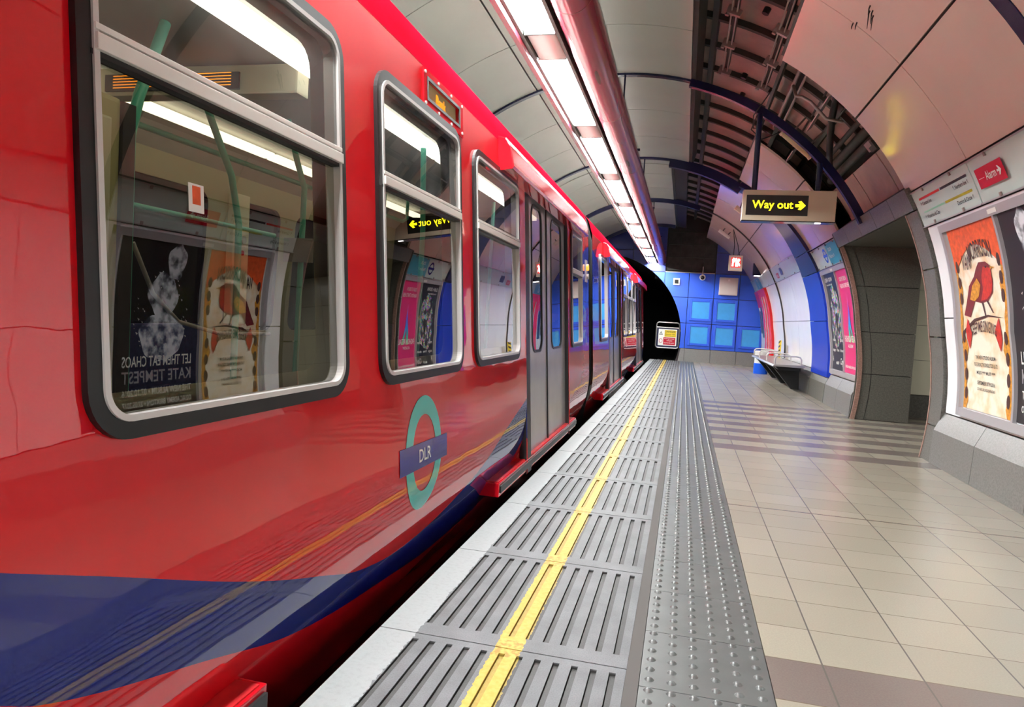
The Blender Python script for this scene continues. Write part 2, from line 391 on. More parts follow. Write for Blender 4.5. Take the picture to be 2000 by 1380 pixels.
# the round tunnel: centre line and cladding radius
CX, CZ, RC = -.88, .93, 3.12
def cyl(y, th, R=RC):
    if -60 < th < 5: R = R*(1+.0022*(5-th))
    a = rad(th); return (CX+R*cos(a), y, CZ+R*sin(a))
def panel(y0, y1, t0, t1, R=RC, th=.03, mb=None, mi=0, step=3.0):
    """curved cladding sheet with thickness going outwards; y0/y1 numbers or functions of angle"""
    mb = mb or MB(); n = max(1, int(math.ceil(abs(t1-t0)/step))); fy0 = y0 if callable(y0) else (lambda a: y0); fy1 = y1 if callable(y1) else (lambda a: y1)
    vs = []
    for i in range(n+1):
        a = t0+(t1-t0)*i/n
        for (yy, R_) in ((fy0(a), R), (fy1(a), R), (fy1(a), R+th), (fy0(a), R+th)): vs.append(cyl(yy, a, R_))
    fs = [(0, 1, 2, 3), (4*n+3, 4*n+2, 4*n+1, 4*n)]
    for i in range(n):
        for k in range(4): fs.append((4*i+k, 4*i+(k+1) % 4, 4*(i+1)+(k+1) % 4, 4*(i+1)+k))
    mb.add(vs, fs, mi); return mb
def wmap(y_at, dirn=-1, R=RC):
    """decal map on the right wall: u runs to the viewer's right (towards smaller y), v is the height along the arc in metres"""
    return lambda u, v, off: cyl(y_at+dirn*u, math.degrees(v/RC), R-off)
DG = 180/pi/RC
def arcv(th): return rad(th)*RC

# ---------------------------------------------------------------- floor, platform edge
structo(box('floor', 'floor_tiles', (.345, 2.62, -7, 22.0, -.15, 0)))
mb = MB(); mb.box(2.62, 7.0, 7.2, 10.9, -.15, -.0); structo(mb.build('floor', 'floor_tiles'))
J0, JP = 2.224, .882
mb = MB(); slots = [-.797+.0597*k for k in range(12)]; sw = .0105
for n in range(-10, 23):
    a = J0+JP*n; b = a+JP-.006
    if n == 22: b = 22.0
    xs = [-.943, -.83]+[q for s_ in slots for q in (s_-sw, s_+sw)]+[-.1]
    xs = sorted(set(xs)); s0, s1 = a+.085, min(a+.84, b-.02)
    mb.box(-.943, -.1, a, b, -.09, -.010, 0)
    for i in range(len(xs)-1):
        slot = any(abs((xs[i]+xs[i+1])/2-q) < .002 for q in slots)
        if not slot: mb.box(xs[i], xs[i+1], a, b, -.015, 0, 0)
        else:
            mb.box(xs[i], xs[i+1], a, s0, -.015, 0, 0); mb.box(xs[i], xs[i+1], s1, b, -.015, 0, 0)
mb.box(-.1, -.058, -7, 22, -.1, -.002, 2)
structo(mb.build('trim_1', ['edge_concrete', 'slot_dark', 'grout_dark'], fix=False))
structo(box('trim_2', 'concrete_dark', (-.93, .345, -7, 22, -1.1, -.09)))
mb = MB()
ty = -7.0
for n in range(0, 73):
    a = -6.7+.4015*n; b = min(a+.398, 22.0)
    if b > a: mb.box(-.056, .342, a, b, -.08, 0, 0)
for n in range(430):
    yy = -6.65+.0669*n
    if yy < .6 or yy > 21.9: continue
    for k in range(6):
        xx = -.027+.0668*k; R_ = .0125
        if yy < 9: prof = [(R_+.003, 0), (R_, .0025), (R_*.72, .0055), (R_*.3, .0066), (0.0005, .0068)]; nn = 10
        else: prof = [(R_+.003, 0), (R_*.8, .0045), (0.0005, .0068)]; nn = 6
        mb.lathe(prof, (xx, yy, 0), nn)
structo(mb.build('trim_3', 'tactile', smooth=True, fix=False))
box_tr = MB(); box_tr.box(-4.6, -.93, -8, 40, -1.3, -1.1); structo(box_tr.build('floor', 'concrete_dark'))
MB_r = MB()
for xx in (-1.58, -3.02): MB_r.box(xx-.035, xx+.035, -7, 40, -1.1, -.96)
tag(MB_r.build('running_rails', 'galv'), 'steel running rails in the dark trench under the train', 'rails')

# ---------------------------------------------------------------- ceiling and wall cladding
# outer lining with flanges
mb = MB(); panel(-8, 7.3, -28, 208, 3.56, .1, mb); panel(7.3, 10.9, 29.5, 208, 3.56, .1, mb); panel(10.9, 22.1, -28, 208, 3.56, .1, mb); structo(mb.build('ceiling', 'lining', smooth=True))
mb = MB()
for k in range(38):
    y0 = -6.5+.75*k
    if y0 < 21.8: panel(y0, y0+.06, 30.5, 80, 3.50, .07, mb)
for th in (30, 38, 47, 56, 73.3, 82): panel(-7, 22, th, th+1.0, 3.47, .10, mb)
for th in (34, 42.5, 51.5, 78): panel(-7, 22, th, th+.3, 3.53, .04, mb)
structo(mb.build('trim_4', 'lining_rib'))
# steel channels at the edges of the slot in the ceiling
mb = MB()
panel(-7, 13.4, 75.0, 75.9, 3.13, .28, mb); panel(13.5, 22, 81, 81.9, 3.13, .28, mb); panel(-7, 7.1, 59.5, 60.0, 3.16, .25, mb); panel(7.1, 22, 59.6, 60.2, 3.34, .1, mb)
structo(mb.build('trim_5', 'lining_rib'))
# grey ceiling cladding
mb = MB(); jy = [8.65+1.4333*k for k in range(-11, 10)]
ends = [q for q in jy if -7.2 < q < 22]+[21.75]
def clad(mb, y0, y1, t0, t1, splits, g=.006, **kw):
    ys = [y0]+sorted(q for q in splits if y0+.05 < q < y1-.05)+[y1]
    for a, b in zip(ys, ys[1:]): panel(a+g, b-g, t0, t1, mb=mb, **kw)
clad(mb, -7.1, 13.45, 76, 110, jy, step=2.5); clad(mb, -7.1, 13.45, 110.3, 150, jy, step=2.5)
clad(mb, 13.5, 21.75, 82, 110, jy, step=2.5); clad(mb, 13.5, 21.75, 110.3, 150, jy, step=2.5)
structo(mb.build('ceiling', 'grey_enamel', smooth=True, auto=35))
mb = MB(); panel(-7.1, 22, 76.5, 150, 3.15, .02, mb); structo(mb.build('ceiling', 'joint_dark'))
mb = MB(); panel(-7.1, 22, 150, 222, 3.10, .05, mb); structo(mb.build('wall_left', 'concrete_dark'))
# upper cladding, right; pink of the red bounce light put into its colour
js = [5.72, 4.35, 2.9, 1.45, 0, -1.45, -2.9, -4.3, -5.7]
mb = MB()
for (a, b) in ((28.15, 43.2), (43.55, 59.3)): clad(mb, -7, 7.1, a, b, js)
for (a, b) in ((28.15, 43.2), (43.55, 58.9)): clad(mb, 10.02, 12.6, a, b, [11.25])
for (a, b) in ((30.1, 45.0), (45.3, 64.4)): clad(mb, 13.4, 22, a, b, [15.2, 17.2, 19.5], step=3)
structo(mb.build('wall_right', 'pink_bounce_enamel', smooth=True, auto=35))
mb = MB(); panel(-7, 7.06, 28, 59.2, 3.15, .02, mb); panel(10.06, 12.6, 28, 58.8, 3.15, .02, mb); panel(13.4, 22, 24, 64.3, 3.15, .02, mb)
panel(-7, 6.95, -18, 28, 3.15, .02, mb); panel(10.1, 22, -18, 28, 3.15, .02, mb); structo(mb.build('wall_right', 'joint_dark'))
# white lower cladding, right
mb = MB()
for (a, b) in ((-8.3, 6.6), (6.8, 21.6)): clad(mb, -7, 6.95, a, b, [3.75, 2.3, .9, -.5, -2, -3.4, -5]); clad(mb, 10.12, 12.2, a, b, [11.95])
for (a, b) in ((-8.3, 6.9), (7.1, 23.8)): clad(mb, 13.35, 19.3, a, b, [15.2, 17.2])
structo(mb.build('wall_right', 'white_enamel', smooth=True, auto=35))
# ribs
def rib(name, y, w_, t0, t1, R0, R1, mat): structo(panel(y-w_/2, y+w_/2, t0, t1, R0, R1-R0, step=2).build(name, mat, smooth=True, auto=35))
for i, y in enumerate((-4.25, .05, 4.35)): rib('trim_6', y, .13, -8, 208, 3.112, 3.16, 'navy_steel')
rib('trim_6', 8.65, .075, 27.5, 76, 3.045, 3.13, 'navy_steel'); rib('trim_6', 8.65, .075, 76, 208, 3.095, 3.14, 'navy_steel')
rib('trim_6', 12.98, .11, 57, 82, 2.98, 3.14, 'navy_enamel'); rib('trim_6', 12.98, .09, 82, 208, 3.09, 3.14, 'navy_enamel')
rib('trim_6', 17.2, .08, 70, 208, 3.03, 3.14, 'navy_enamel'); rib('trim_6', 17.2, .035, -8, 70, 3.09, 3.12, 'joint_dark')
rib('trim_6', 21.55, .10, 82, 208, 3.03, 3.14, 'navy_enamel')
# wide blue column band
fa = lambda a: 12.02+max(0, (a-22))*.022; fb = lambda a: 13.45-max(0, (a-22))*.006
mb = MB(); 
for (a, b) in ((-9.5, 6.7), (6.9, 21.4)): panel(fa, fb, a, b, 3.07, .08, mb)
structo(mb.build('trim_7', 'blue_enamel', smooth=True, auto=35))
mb = MB()
for (a, b) in ((21.6, 28.2), (28.4, 43), (43.2, 58)): panel(fa, fb, a, b, 3.07, .08, mb)
structo(mb.build('trim_7', 'navy_enamel', smooth=True, auto=35))

# granite plinths along the right wall
def plinth(y0, y1, splits, mat='granite_light'):
    mb = MB(); ys = [y0]+sorted(q for q in splits if y0 < q < y1)+[y1]
    prof = [(2.27, 0), (2.30, .285), (2.245, .41), (2.215, .49)]
    prof = [(2.24, 0), (2.205, .30), (2.25, .44), (2.26, .50), (2.6, .5), (2.6, 0)]
    prof = [(2.215, 0), (2.23, .30), (2.30, .455), (2.6, .47), (2.6, 0)]
    for a, b in zip(ys, ys[1:]): mb.sweep(prof, [a+.003, b-.003], closed=True, caps=True)
    return mb
structo(plinth(-7, 7.0, [6.08-.9*k for k in range(14)]).build('baseboard_right', 'granite_light', bevel=.004))
structo(plinth(10.2, 12.0, [11.1]).build('baseboard_right', 'granite_light', bevel=.004))
structo(plinth(12.02, 13.4, []).build('baseboard_right', 'granite_dark', bevel=.004))
structo(plinth(13.42, 22.0, [14.9, 16.4, 17.9, 19.4]).build('baseboard_right', 'granite', bevel=.004))
# portal of the side passage
PY0, PY1 = 7.28, 10.05
TF = -16.8
mb = MB(); js_ = [TF, -11, 3.6, 15, 25.0, 28.9]
for a, b in zip(js_, js_[1:]): panel(6.98, PY0, a+.12, b-.12, 3.095, .12, mb); 
structo(mb.build('trim_8', 'granite'))
mb = MB(); panel(PY0-.002, PY0+.02, TF, 25, 3.09, .04, mb); panel(PY1-.03, PY1-.004, TF, 25, 3.07, .05, mb); structo(mb.build('trim_8', 'granite_edge'))
mb = MB()
for a, b in zip(js_, js_[1:]): panel(PY1+.12, 10.14, a+.12, b-.12, 3.075, .14, mb)
structo(mb.build('trim_8', 'granite_dark'))
mb = MB(); ys = [6.98, 7.55, 8.2, 8.85, 9.5, 10.12]
for a, b in zip(ys, ys[1:]): panel(a+.004, b-.004, 25.1, 28.9, 3.075, .10, mb)
structo(mb.build('trim_9', 'granite'))
# far jamb wall facing the viewer, in courses
def circ_x(z, R=3.08):
    lo_, hi_ = -20.0, 60.0
    for _ in range(30):
        m_ = (lo_+hi_)/2
        if cyl(0, m_, R)[2] < z: lo_ = m_
        else: hi_ = m_
    return cyl(0, lo_, R)[0]
mb = MB(); zs = [0, .60, 1.15, 1.74, 2.26]
for a, b in zip(zs, zs[1:]):
    for (o0, o1) in ((0.0, .155), (.162, None)):
        n = 6; L = [(circ_x(a+.004+(b-a-.008)*k/n)+o0, a+.004+(b-a-.008)*k/n) for k in range(n+1)]
        Rr = [(2.90, zz) if o1 is None else (xx-o0+o1, zz) for xx, zz in L]
        vs = [(xx, PY1, zz) for xx, zz in L]+[(xx, PY1, zz) for xx, zz in Rr]; m_ = n+1
        vs += [(xx, PY1+.1, zz) for xx, _, zz in vs]
        fs = [(k, k+1, m_+k+1, m_+k) for k in range(n)]+[(2*m_+k, 3*m_+k, 3*m_+k+1, 2*m_+k+1) for k in range(n)]
        fs += [(0, m_, 3*m_, 2*m_), (n, 2*m_+n, 3*m_+n, m_+n), tuple([m_, m_+n, 3*m_+n, 3*m_])]
        mb.add(vs, fs)
structo(mb.build('wall_passage', 'granite_dark'))
structo(box('wall_passage', 'joint_dark', (2.3, 2.89, PY1+.02, PY1+.12, 0, 2.26)))
mb = MB(); mb.box(2.28, 7, 7.1, 7.27, 0, 2.26); structo(mb.build('wall_passage', 'granite_dark'))
mb = MB()
for i in range(10):
    for k in range(4): mb.box(2.65+.4*i, 3.045+.4*i, 10.9, 10.95, .32+.485*k, .8+.485*k)
    mb.box(2.65+.4*i, 3.045+.4*i, 10.88, 10.95, 0, .31, 1)
for i in range(9):
    for k in range(4): mb.box(6.6, 6.65, 7.38+.4*i, 7.775+.4*i, .32+.485*k, .8+.485*k)
structo(mb.build('wall_passage', ['tile_cream', 'granite']))
structo(box('wall_passage', 'joint_dark', (2.5, 6.7, 10.95, 11.0, 0, 2.3))); structo(box('wall_passage', 'joint_dark', (6.65, 6.7, 7.3, 11, 0, 2.3)))
structo(box('ceiling', 'granite_dark', (1.97, 7, 7.2, 11, 2.255, 2.30)))
pl_ = thing('passage_fill_panel', 'unseen light panel added to brighten the cream tiled wall of the side passage', 'light', (4.6, 9, 2.255))
box('housing', 'frame_white', (4.2, 5.0, 8.7, 9.3, 2.235, 2.256), pl_); box('diffuser', 'passage_fill', (4.25, 4.95, 8.75, 9.25, 2.225, 2.236), pl_)  # added lamp panel, out of view, to brighten the passage tiles
# brownish panels seen above the lintel
mb = MB()
for (a, b) in ((7.14, 7.9), (7.93, 8.9), (8.93, 10.0)): panel(a, b, 29.6, 37.5, 3.33, .03, mb)
structo(mb.build('wall_right', 'lining'))
structo(panel(7.1, 10.05, 27.6, 29.4, 3.2, .38).build('trim_5', 'joint_dark'))

# ---------------------------------------------------------------- end wall
WY = 22.0
def wallpoly(name, mat, outline, y=WY, th=.05, parent=None):
    vs, fs = flat_faces([outline]); n = len(vs); mb = MB(); mb.add([(a, y, b) for a, b in vs]+[(a, y+th, b) for a, b in vs], [tuple(q) for q in fs]+[tuple(n+i for i in reversed(q)) for q in fs]+[(i, (i+1) % n, n+(i+1) % n, n+i) for i in range(n)])
    return mb.build(name, mat, parent)
ARX, ARZ, ARR = -2.5, .73, 2.42
def clip_poly(pts, keep):
    """clip densified outline by predicate using projection"""
    return [p for p in pts if keep(p)]
def cell(x0, x1, z0, z1, g=.008):
    """rectangular wall cell clipped to lie inside the station circle and outside the rail tunnel arch"""
    x0 += g; x1 -= g; z0 += g; z1 -= g
    N = 14; out = []
    def zlow(x):
        d = ARR*ARR-(x-ARX)**2; return max(z0, ARZ+math.sqrt(d)) if d > 0 and z1 > ARZ else z0
    def zhigh(x):
        d = 3.16**2-(x-CX)**2; return min(z1, CZ+math.sqrt(d)) if d > 0 else -9
    xs = [x0+(x1-x0)*k/N for k in range(N+1)]
    seg = [(x, zlow(x), zhigh(x)) for x in xs]; seg = [q for q in seg if q[2] > q[1]+.003]
    if len(seg) < 2: return None
    return [(q[0], q[1]) for q in seg]+[(q[0], q[2]) for q in reversed(seg)]
gx_ = [-4.0, -3.2, -2.44, -1.66, -.665, .05, .80, 1.52, 2.3]; gz_ = [.39, 1.16, 1.93, 2.67, 3.3, 4.2]
wallcells = {'blue_wall': MB(), 'navy_wall': MB()}
def addcell(mat, outline, y=WY, th=.05):
    vs, fs = flat_faces([outline]); n = len(vs)
    wallcells[mat].add([(a, y, b) for a, b in vs]+[(a, y+th, b) for a, b in vs], [tuple(q) for q in fs]+[(i, (i+1) % n, n+(i+1) % n, n+i) for i in range(n)])
for i in range(8):
    for k in range(5):
        x0, x1, z0, z1 = gx_[i], gx_[i+1], gz_[k], gz_[k+1]
        if k >= 3 and i in (4, 5): continue       # opening behind the mesh
        if x0 < -2.6 and z0 < 2.6: continue
        if i <= 3 and k < 2: continue
        if i == 4 and k < 3:
            # only the part right of / above the arch
            pts = []
            N = 12
            for q in range(N+1):
                zz = z0+.008+(z1-z0-.016)*q/N; d = ARR*ARR-(zz-ARZ)**2; xa = ARX+math.sqrt(d) if d > 0 else x0
                pts.append((min(max(xa, x0+.008), x1-.012), zz))
            o_ = pts+[(x1-.008, z1-.008), (x1-.008, z0+.008)]
            addcell('blue_wall' if z0 < 2.6 else 'navy_wall', o_); continue
        c_ = cell(x0, x1, z0, z1)
        if c_ is None: continue
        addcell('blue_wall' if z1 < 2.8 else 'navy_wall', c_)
c_ = cell(-1.66, -.665, 2.67, 3.3)
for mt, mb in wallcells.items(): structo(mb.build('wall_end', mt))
# dark backing around the arch
N = 48; outer = [(CX+3.5*cos(a), CZ+3.5*sin(a)) for a in [2*pi*k/N for k in range(N)]]; hole = [(ARX+ARR*cos(a), ARZ+ARR*sin(a)) for a in [2*pi*k/N for k in range(N)]]
vs = []; 
mb = MB(); vs2, fs2 = flat_faces([[(-6, -1.5), (3.2, -1.5), (3.2, 4.8), (-6, 4.8)], hole, [(-.64, 2.69), (.78, 2.69), (.78, 3.9), (-.64, 4.0)]]); mb.add([(a, WY+.06, b) for a, b in vs2], [tuple(q) for q in fs2]); structo(mb.build('wall_end', 'joint_dark', fix=False))
# mesh screen with pipes behind
structo(box('wall_end', 'black', (-1, 1.2, 22.9, 22.95, 2.5, 4.5)))
scr = thing('dark_panel_screen', 'dark metal panel screen above the blue end wall', 'screen', (.05, 22.05, 2.68))
mb = MB()
for k in range(4): mb.box(-.64+.36*k, -.64+.36*k+.03, 22.1, 22.13, 2.69, 4.0)
for k in range(4): mb.box(-.64, .78, 22.1, 22.13, 2.75+.38*k, 2.78+.38*k)
mb.build('grid', 'lining_rib', scr)
box('backing_sheet', 'concrete_dark', (-.64, .78, 22.2, 22.22, 2.69, 4.03), scr)
box('bright_edge', 'steel', (-.66, .79, 22.0, 22.03, 2.668, 2.685), scr)
# insets
for (i, k) in ((5, 0), (6, 0), (7, 0), (5, 1), (6, 1)):
    xc = (gx_[i]+gx_[i+1])/2+.02 if i < 7 else 1.93; zc = (gz_[k]+gz_[k+1])/2+(.02 if k else .04)
    w2 = .25
    pos_ = {5: 'left', 6: 'middle', 7: 'right'}[i]
    o = thing('square_wall_light', f'pale blue square light recess in the {"lower" if k == 0 else "upper"} row of the blue end wall, {pos_} column', 'wall light', (xc, WY, zc), 'square recesses of the blue end wall')
    mb = MB()
    for (a, b, c, d) in ((-w2-.07, -w2, -w2-.07, w2+.07), (w2, w2+.07, -w2-.07, w2+.07), (-w2, w2, w2, w2+.07), (-w2, w2, -w2-.07, -w2)): mb.box(xc+a, xc+b, WY-.035, WY, zc+c, zc+d)
    mb.build('frame', 'blue_wall', o, bevel=.012); box('face', 'blue_inset', (xc-w2, xc+w2, WY-.018, WY-.002, zc-w2, zc+w2), o)
mb = MB()
for a, b in ((-.06, .055), (.065, .81), (.82, 1.55), (1.56, 2.3)): mb.add([(a, WY-.02, .385), (b, WY-.02, .385), (b, WY-.09, -.01), (a-(.06 if a < 0 else 0), WY-.09, -.01), (a, WY+.1, .385), (b, WY+.1, .385), (b, WY+.1, -.01), (a-(.06 if a < 0 else 0), WY+.1, -.01)], [(0, 1, 2, 3), (4, 5, 1, 0), (1, 5, 6, 2), (0, 3, 7, 4), (7, 6, 5, 4)])
structo(mb.build('baseboard_end', 'granite_light'))
# rail tunnel beyond the arch
mb = MB(); N = 40
ys = [22.05+.6*k for k in range(32)]
for i, y in enumerate(ys): 
    pass
prof = [(ARX+(ARR+.02)*cos(2*pi*k/N), ARZ+(ARR+.02)*sin(2*pi*k/N)) for k in range(N)]
mb.sweep(prof, [22.05, 42], closed=True)
for y in ys: 
    p0 = [(ARX+(ARR-.03)*cos(2*pi*k/N), ARZ+(ARR-.03)*sin(2*pi*k/N)) for k in range(N)]
    mb.sweep(p0, [y, y+.08], closed=True)
structo(mb.build('wall_rail_tunnel', 'concrete_dark', fix=False))
structo(box('wall_rail_tunnel', 'black', (-6, 1, 42, 42.1, -2, 4)))
mb = MB(); mb.add([(-.95, 22.0, -.02), (-.1, 22.0, -.02), (-.3, 27, -.35), (-.95, 27, -.35), (-.95, 22, -1.2), (-.1, 22, -1.2), (-.3, 27, -1.2), (-.95, 27, -1.2)], [(0, 1, 2, 3), (0, 3, 7, 4), (1, 5, 6, 2), (3, 2, 6, 7)]); mb.box(-.95, -.3, 27, 42, -1.2, -.35)
structo(mb.build('floor', 'concrete_dark'))
# far end of the station behind the viewer
structo(box('wall_back', 'white_enamel', (-.9, 3.0, -7.1, -7.0, 0, 4.6))); structo(box('wall_back', 'concrete_dark', (-6, -.9, -8.1, -8.0, -1.4, 4.6)))

# fittings of the end wall
o = thing('white_wall_cabinet', 'pale grey metal cabinet high on the blue end wall', 'cabinet', (1.19, WY, 2.3))
box('body', 'frame_white', (.93, 1.46, WY-.14, WY-.002, 2.05, 2.57), o, .008); box('door', 'frame_white', (.95, 1.44, WY-.155, WY-.141, 2.07, 2.55), o, .004)
box('badge', 'paper_white', (1.17, 1.23, WY-.158, WY-.155, 2.46, 2.52), o)
o = thing('small_wall_box', 'small white framed black box on the blue end wall left of the dome camera', 'box', (-.32, WY, 2.38))
box('surround', 'frame_white', (-.41, -.22, WY-.06, WY-.002, 2.29, 2.49), o, .006); box('lens', 'black_gloss', (-.37, -.26, WY-.068, WY-.06, 2.33, 2.45), o)
o = thing('dome_camera', 'white round dome camera on a short bracket on the end wall', 'camera', (.43, WY, 2.52))
mb = MB(); mb.tube([(.43, WY, 2.54), (.43, WY-.16, 2.54), (.43, WY-.2, 2.54)], [.05, .09, .085], 20); mb.build('housing', 'frame_white', o, smooth=True)
mb = MB(); mb.tube([(.43, WY-.2, 2.53), (.43, WY-.235, 2.52), (.43, WY-.25, 2.515)], [.06, .05, .02], 16); mb.build('lens', 'black_gloss', o, smooth=True)
MB().tube([(.43, WY, 2.86), (.43, WY-.1, 2.86), (.43, WY-.12, 2.6)], .015).build('bracket', 'steel', o, smooth=True)
# danger gate
GY = 22.75
o = thing('danger_gate', 'small grey framed gate with danger notice at the platform end by the tunnel mouth', 'gate', (-.5, GY, .34))
gx0, gx1, gz0, gz1 = -.835, -.13, .34, 1.14
mb = MB(); lp = rrect(gx0, gx1, gz0, gz1, .08); lp2 = [(a, b) for a, b in lp]; mb.tube([(a, GY, b) for a, b in lp2]+[(lp2[0][0], GY, lp2[0][1]), (lp2[1][0], GY, lp2[1][1])], .024, 10); mb.tube([(gx0, GY, .98), (gx1, GY, .98)], .02)
mb.build('frame', 'steel', o, smooth=True)
box('panel', 'navy_steel', (gx0+.015, gx1-.015, GY-.008, GY+.008, gz0+.02, .98), o)
box('notice', 'paper_white', (-.765, -.20, GY-.014, GY-.009, .415, .93), o)
mp = lambda u, v, off: (u, GY-.014-off, v)
d = Decal(mp); d.shape([[(-.575, .69), (-.22, .69), (-.22, .905), (-.575, .905)]], .001); d.build('yellow_field', 'yellow_plain', o)
d = Decal(mp); d.shape([[(-.605, .44), (-.235, .44), (-.235, .675), (-.605, .675)]], .001); d.build('red_field', 'red_sign', o)
d = Decal(mp); d.text('DANGER', -.56, .83, .055, .32, .002); d.text('Electric rails', -.56, .76, .032, .30, .002); d.text('beyond this point', -.56, .71, .026, .30, .002); d.shape([[(-.745, .75), (-.63, .75), (-.6875, .86)], [(-.72, .765), (-.655, .765), (-.6875, .83)]], .001); d.shape([[(-.693, .77), (-.682, .77), (-.682, .81), (-.693, .81)]], .001); d.build('lettering', 'text_black', o)
d = Decal(mp); d.text('Passengers must', -.58, .62, .03, .31, .002); d.text('not pass', -.50, .56, .035, .17, .002); d.text('beyond this point', -.58, .49, .03, .31, .002); d.build('lettering', 'text_white', o)
d = Decal(mp); d.shape([ellipse(-.685, .56, .055, .07, 24), ellipse(-.685, .56, .042, .055, 24)], .001); d.build('symbol', 'red_sign', o)
for zz in (.5, .88): box('hinge', 'galv', (-.13, -.02, GY-.02, GY+.02, zz, zz+.05), o)
MB().tube([(-.05, GY, -.1), (-.05, GY, 1.1)], .03).build('post', 'navy_steel', o)

# ---------------------------------------------------------------- overhead lighting run
SIDE0, SIDE1 = -7.0, 21.97
o = thing('lighting_trough', 'long red lighting trough hanging beside the pink round duct', 'light trough', (-1.07, 8, 2.92))
mb = MB(); mb.sweep([(-1.228, 2.905), (-1.185, 2.895), (-1.178, 2.92), (-1.178, 3.075), (-.916, 3.075), (-.916, 3.09), (-1.21, 3.09)], [SIDE0, SIDE1], closed=True, caps=True); mb.build('side_profile', 'duct_red', o)
mb = MB(); mb.sweep([(-1.178, 2.925), (-1.155, 2.925), (-1.15, 2.965), (-1.17, 2.965)], [SIDE0, SIDE1], closed=True, caps=True); mb.sweep([(-.94, 2.93), (-.918, 2.93), (-.918, 3.075), (-.928, 3.075), (-.936, 2.965)], [SIDE0, SIDE1], closed=True, caps=True); mb.build('inner_lip', 'lining_rib', o)
DX, DZ, DR = -.781, 3.01, .133
o = thing('round_duct', 'long pink red round duct running under the ceiling beside the lamps', 'duct', (DX, 8, DZ))
mb = MB(); mb.tube([(DX, SIDE0, DZ), (DX, SIDE1, DZ)], DR, 40); mb.build('pipe', 'duct_pink', o, smooth=True)
for k in range(12): yy = -4.9+2.27*k; MB().tube([(DX, yy, DZ), (DX, yy+.007, DZ)], DR+.0012, 40).build('joint_ring', 'art_darkred', o)
for k in range(6):
    yy = 5.29+2.85*k
    q = Decal(lambda u, v, off, yy=yy: (DX+(DR+off)*sin(v), yy+u, DZ-(DR+off)*cos(v))); q.shape([ellipse(0, .25, .15, .12, 20)], .002); q.build('vent_slot', 'art_brown', o)
lamp = thing('fluorescent_lamp', 'bright fluorescent lamp unit in the red trough overhead', 'light', (-1.045, 0, 2.96), 'fluorescent lamps in a row in the red trough')
L_ = 1.70
mb = MB(); mb.sweep([(-1.148, 2.945), (-1.13, 3.0), (-1.09, 3.035), (-1.045, 3.045), (-1.0, 3.035), (-.96, 3.0), (-.942, 2.945)], [0, L_]); mb.build('reflector', 'reflector', lamp, fix=False)
for k in range(3):
    xx = -1.097+.052*k; zz = 2.950-(.008 if k == 1 else 0); MB().tube([(xx, .025, zz), (xx, L_-.025, zz)], .016, 8).build('tube', 'tube', lamp, smooth=True)
n_ = 10; arc = [(-1.045+.101*cos(pi*k/n_), 2.948-.022*sin(pi*k/n_)) for k in range(n_+1)]
mb = MB(); mb.sweep(arc+[(-1.148, 2.975), (-.942, 2.975)], [L_+.016, L_+.465], closed=True, caps=True); mb.build('end_cover', 'cover_white', lamp, smooth=True)
mb = MB(); mb.box(-1.148, -.942, L_, L_+.016, 2.922, 3.04); mb.build('end_plate', 'lining_rib', lamp); box('end_plate', 'reflector', (-1.148, -.942, -.008, 0, 2.925, 3.04), lamp)  # second plate is unseen, added to block light leaking from the near end
lamps = [lamp]; lamp.location.y = 2.87
for k in range(-4, 9):
    if k == 0: continue
    c = lamp.copy(); COL.objects.link(c); c.location.y = 2.87+2.17*k; lamps.append(c)
    for ch in list(lamp.children):
        if k == 8 and ch.name.startswith('end_cover'): continue
        e = ch.copy(); COL.objects.link(e); e.parent = c
lamps.sort(key=lambda q: q.location.y)
nm = ['over the platform behind the viewer']*4+['at the top edge of the picture, nearest the viewer']+[f'{w_} from the nearest' for w_ in ('second', 'third', 'fourth', 'fifth', 'sixth', 'seventh')]+['last but one before the blue end wall', 'last in the row, by the blue end wall']
for l_, s_ in zip(lamps, nm): l_['label'] = 'white lamp in the red trough, '+s_
# hanger rods at each rib
for y_, lb in ((4.35, 'above the nearest lamps'), (8.65, 'at the second navy ceiling rib'), (12.98, 'at the third navy ceiling rib'), (17.2, 'at the far navy ceiling rib')):
    o = thing('duct_hanger', f'pair of dark rods holding the pink duct {lb}', 'hanger', (-.97, y_, 4.0), 'rod hangers of the pink duct')
    for xx in (-1.05, -.895): MB().tube([(xx, y_, 4.05), (xx, y_, 3.16)], .011, 8).build('rod', 'navy_steel', o)
    box('clamp', 'navy_steel', (-1.22, -.66, y_-.02, y_+.02, 3.145, 3.165), o)
tag(MB().tube([(-1.0, -7, 4.02), (-1.0, 21.6, 4.02)], .014, 8).build('ceiling_conduit', 'joint_dark'), 'thin dark conduit running along the grey ceiling above the duct', 'conduit')

# ---------------------------------------------------------------- services in the open ceiling slot
for th, lb, y0, y1 in ((61.6, 'nearer the pink wall panels', -7, 8.45), (69.8, 'in the middle of the open ceiling slot', -7, 8.45)):
    o = thing('ceiling_rail', f'twin rod support rail {lb}', 'rail', cyl(4, th, 3.3), 'twin rod rails in the open ceiling slot')
    mb = MB()
    for dt in (-.45, .45): mb.tube([cyl(y0, th+dt, 3.25), cyl(y1, th+dt, 3.25)], .008, 6)
    mb.build('rods', 'galv', o)
    mb = MB()
    for dt in (0,): panel(y0, y1, th-.35, th+.35, 3.29, .06, mb)
    mb.build('channel', 'lining_rib', o)
    for k in range(5):
        yy = y1-.02-.78*k; mb = MB()
        panel(yy-.02, yy+.02, th-1.2, th+1.2, 3.22, .06, mb, step=2); mb.tube([cyl(yy, th+.9, 3.2), cyl(yy, th+.9, 3.3)], .02, 8)
        mb.build('bracket', 'galv', o)
def pipe(name, label, cat, pts, rr, mat, group=None): return tag(MB().tube(pts, rr, 10).build(name, mat, smooth=True), label, cat, group)
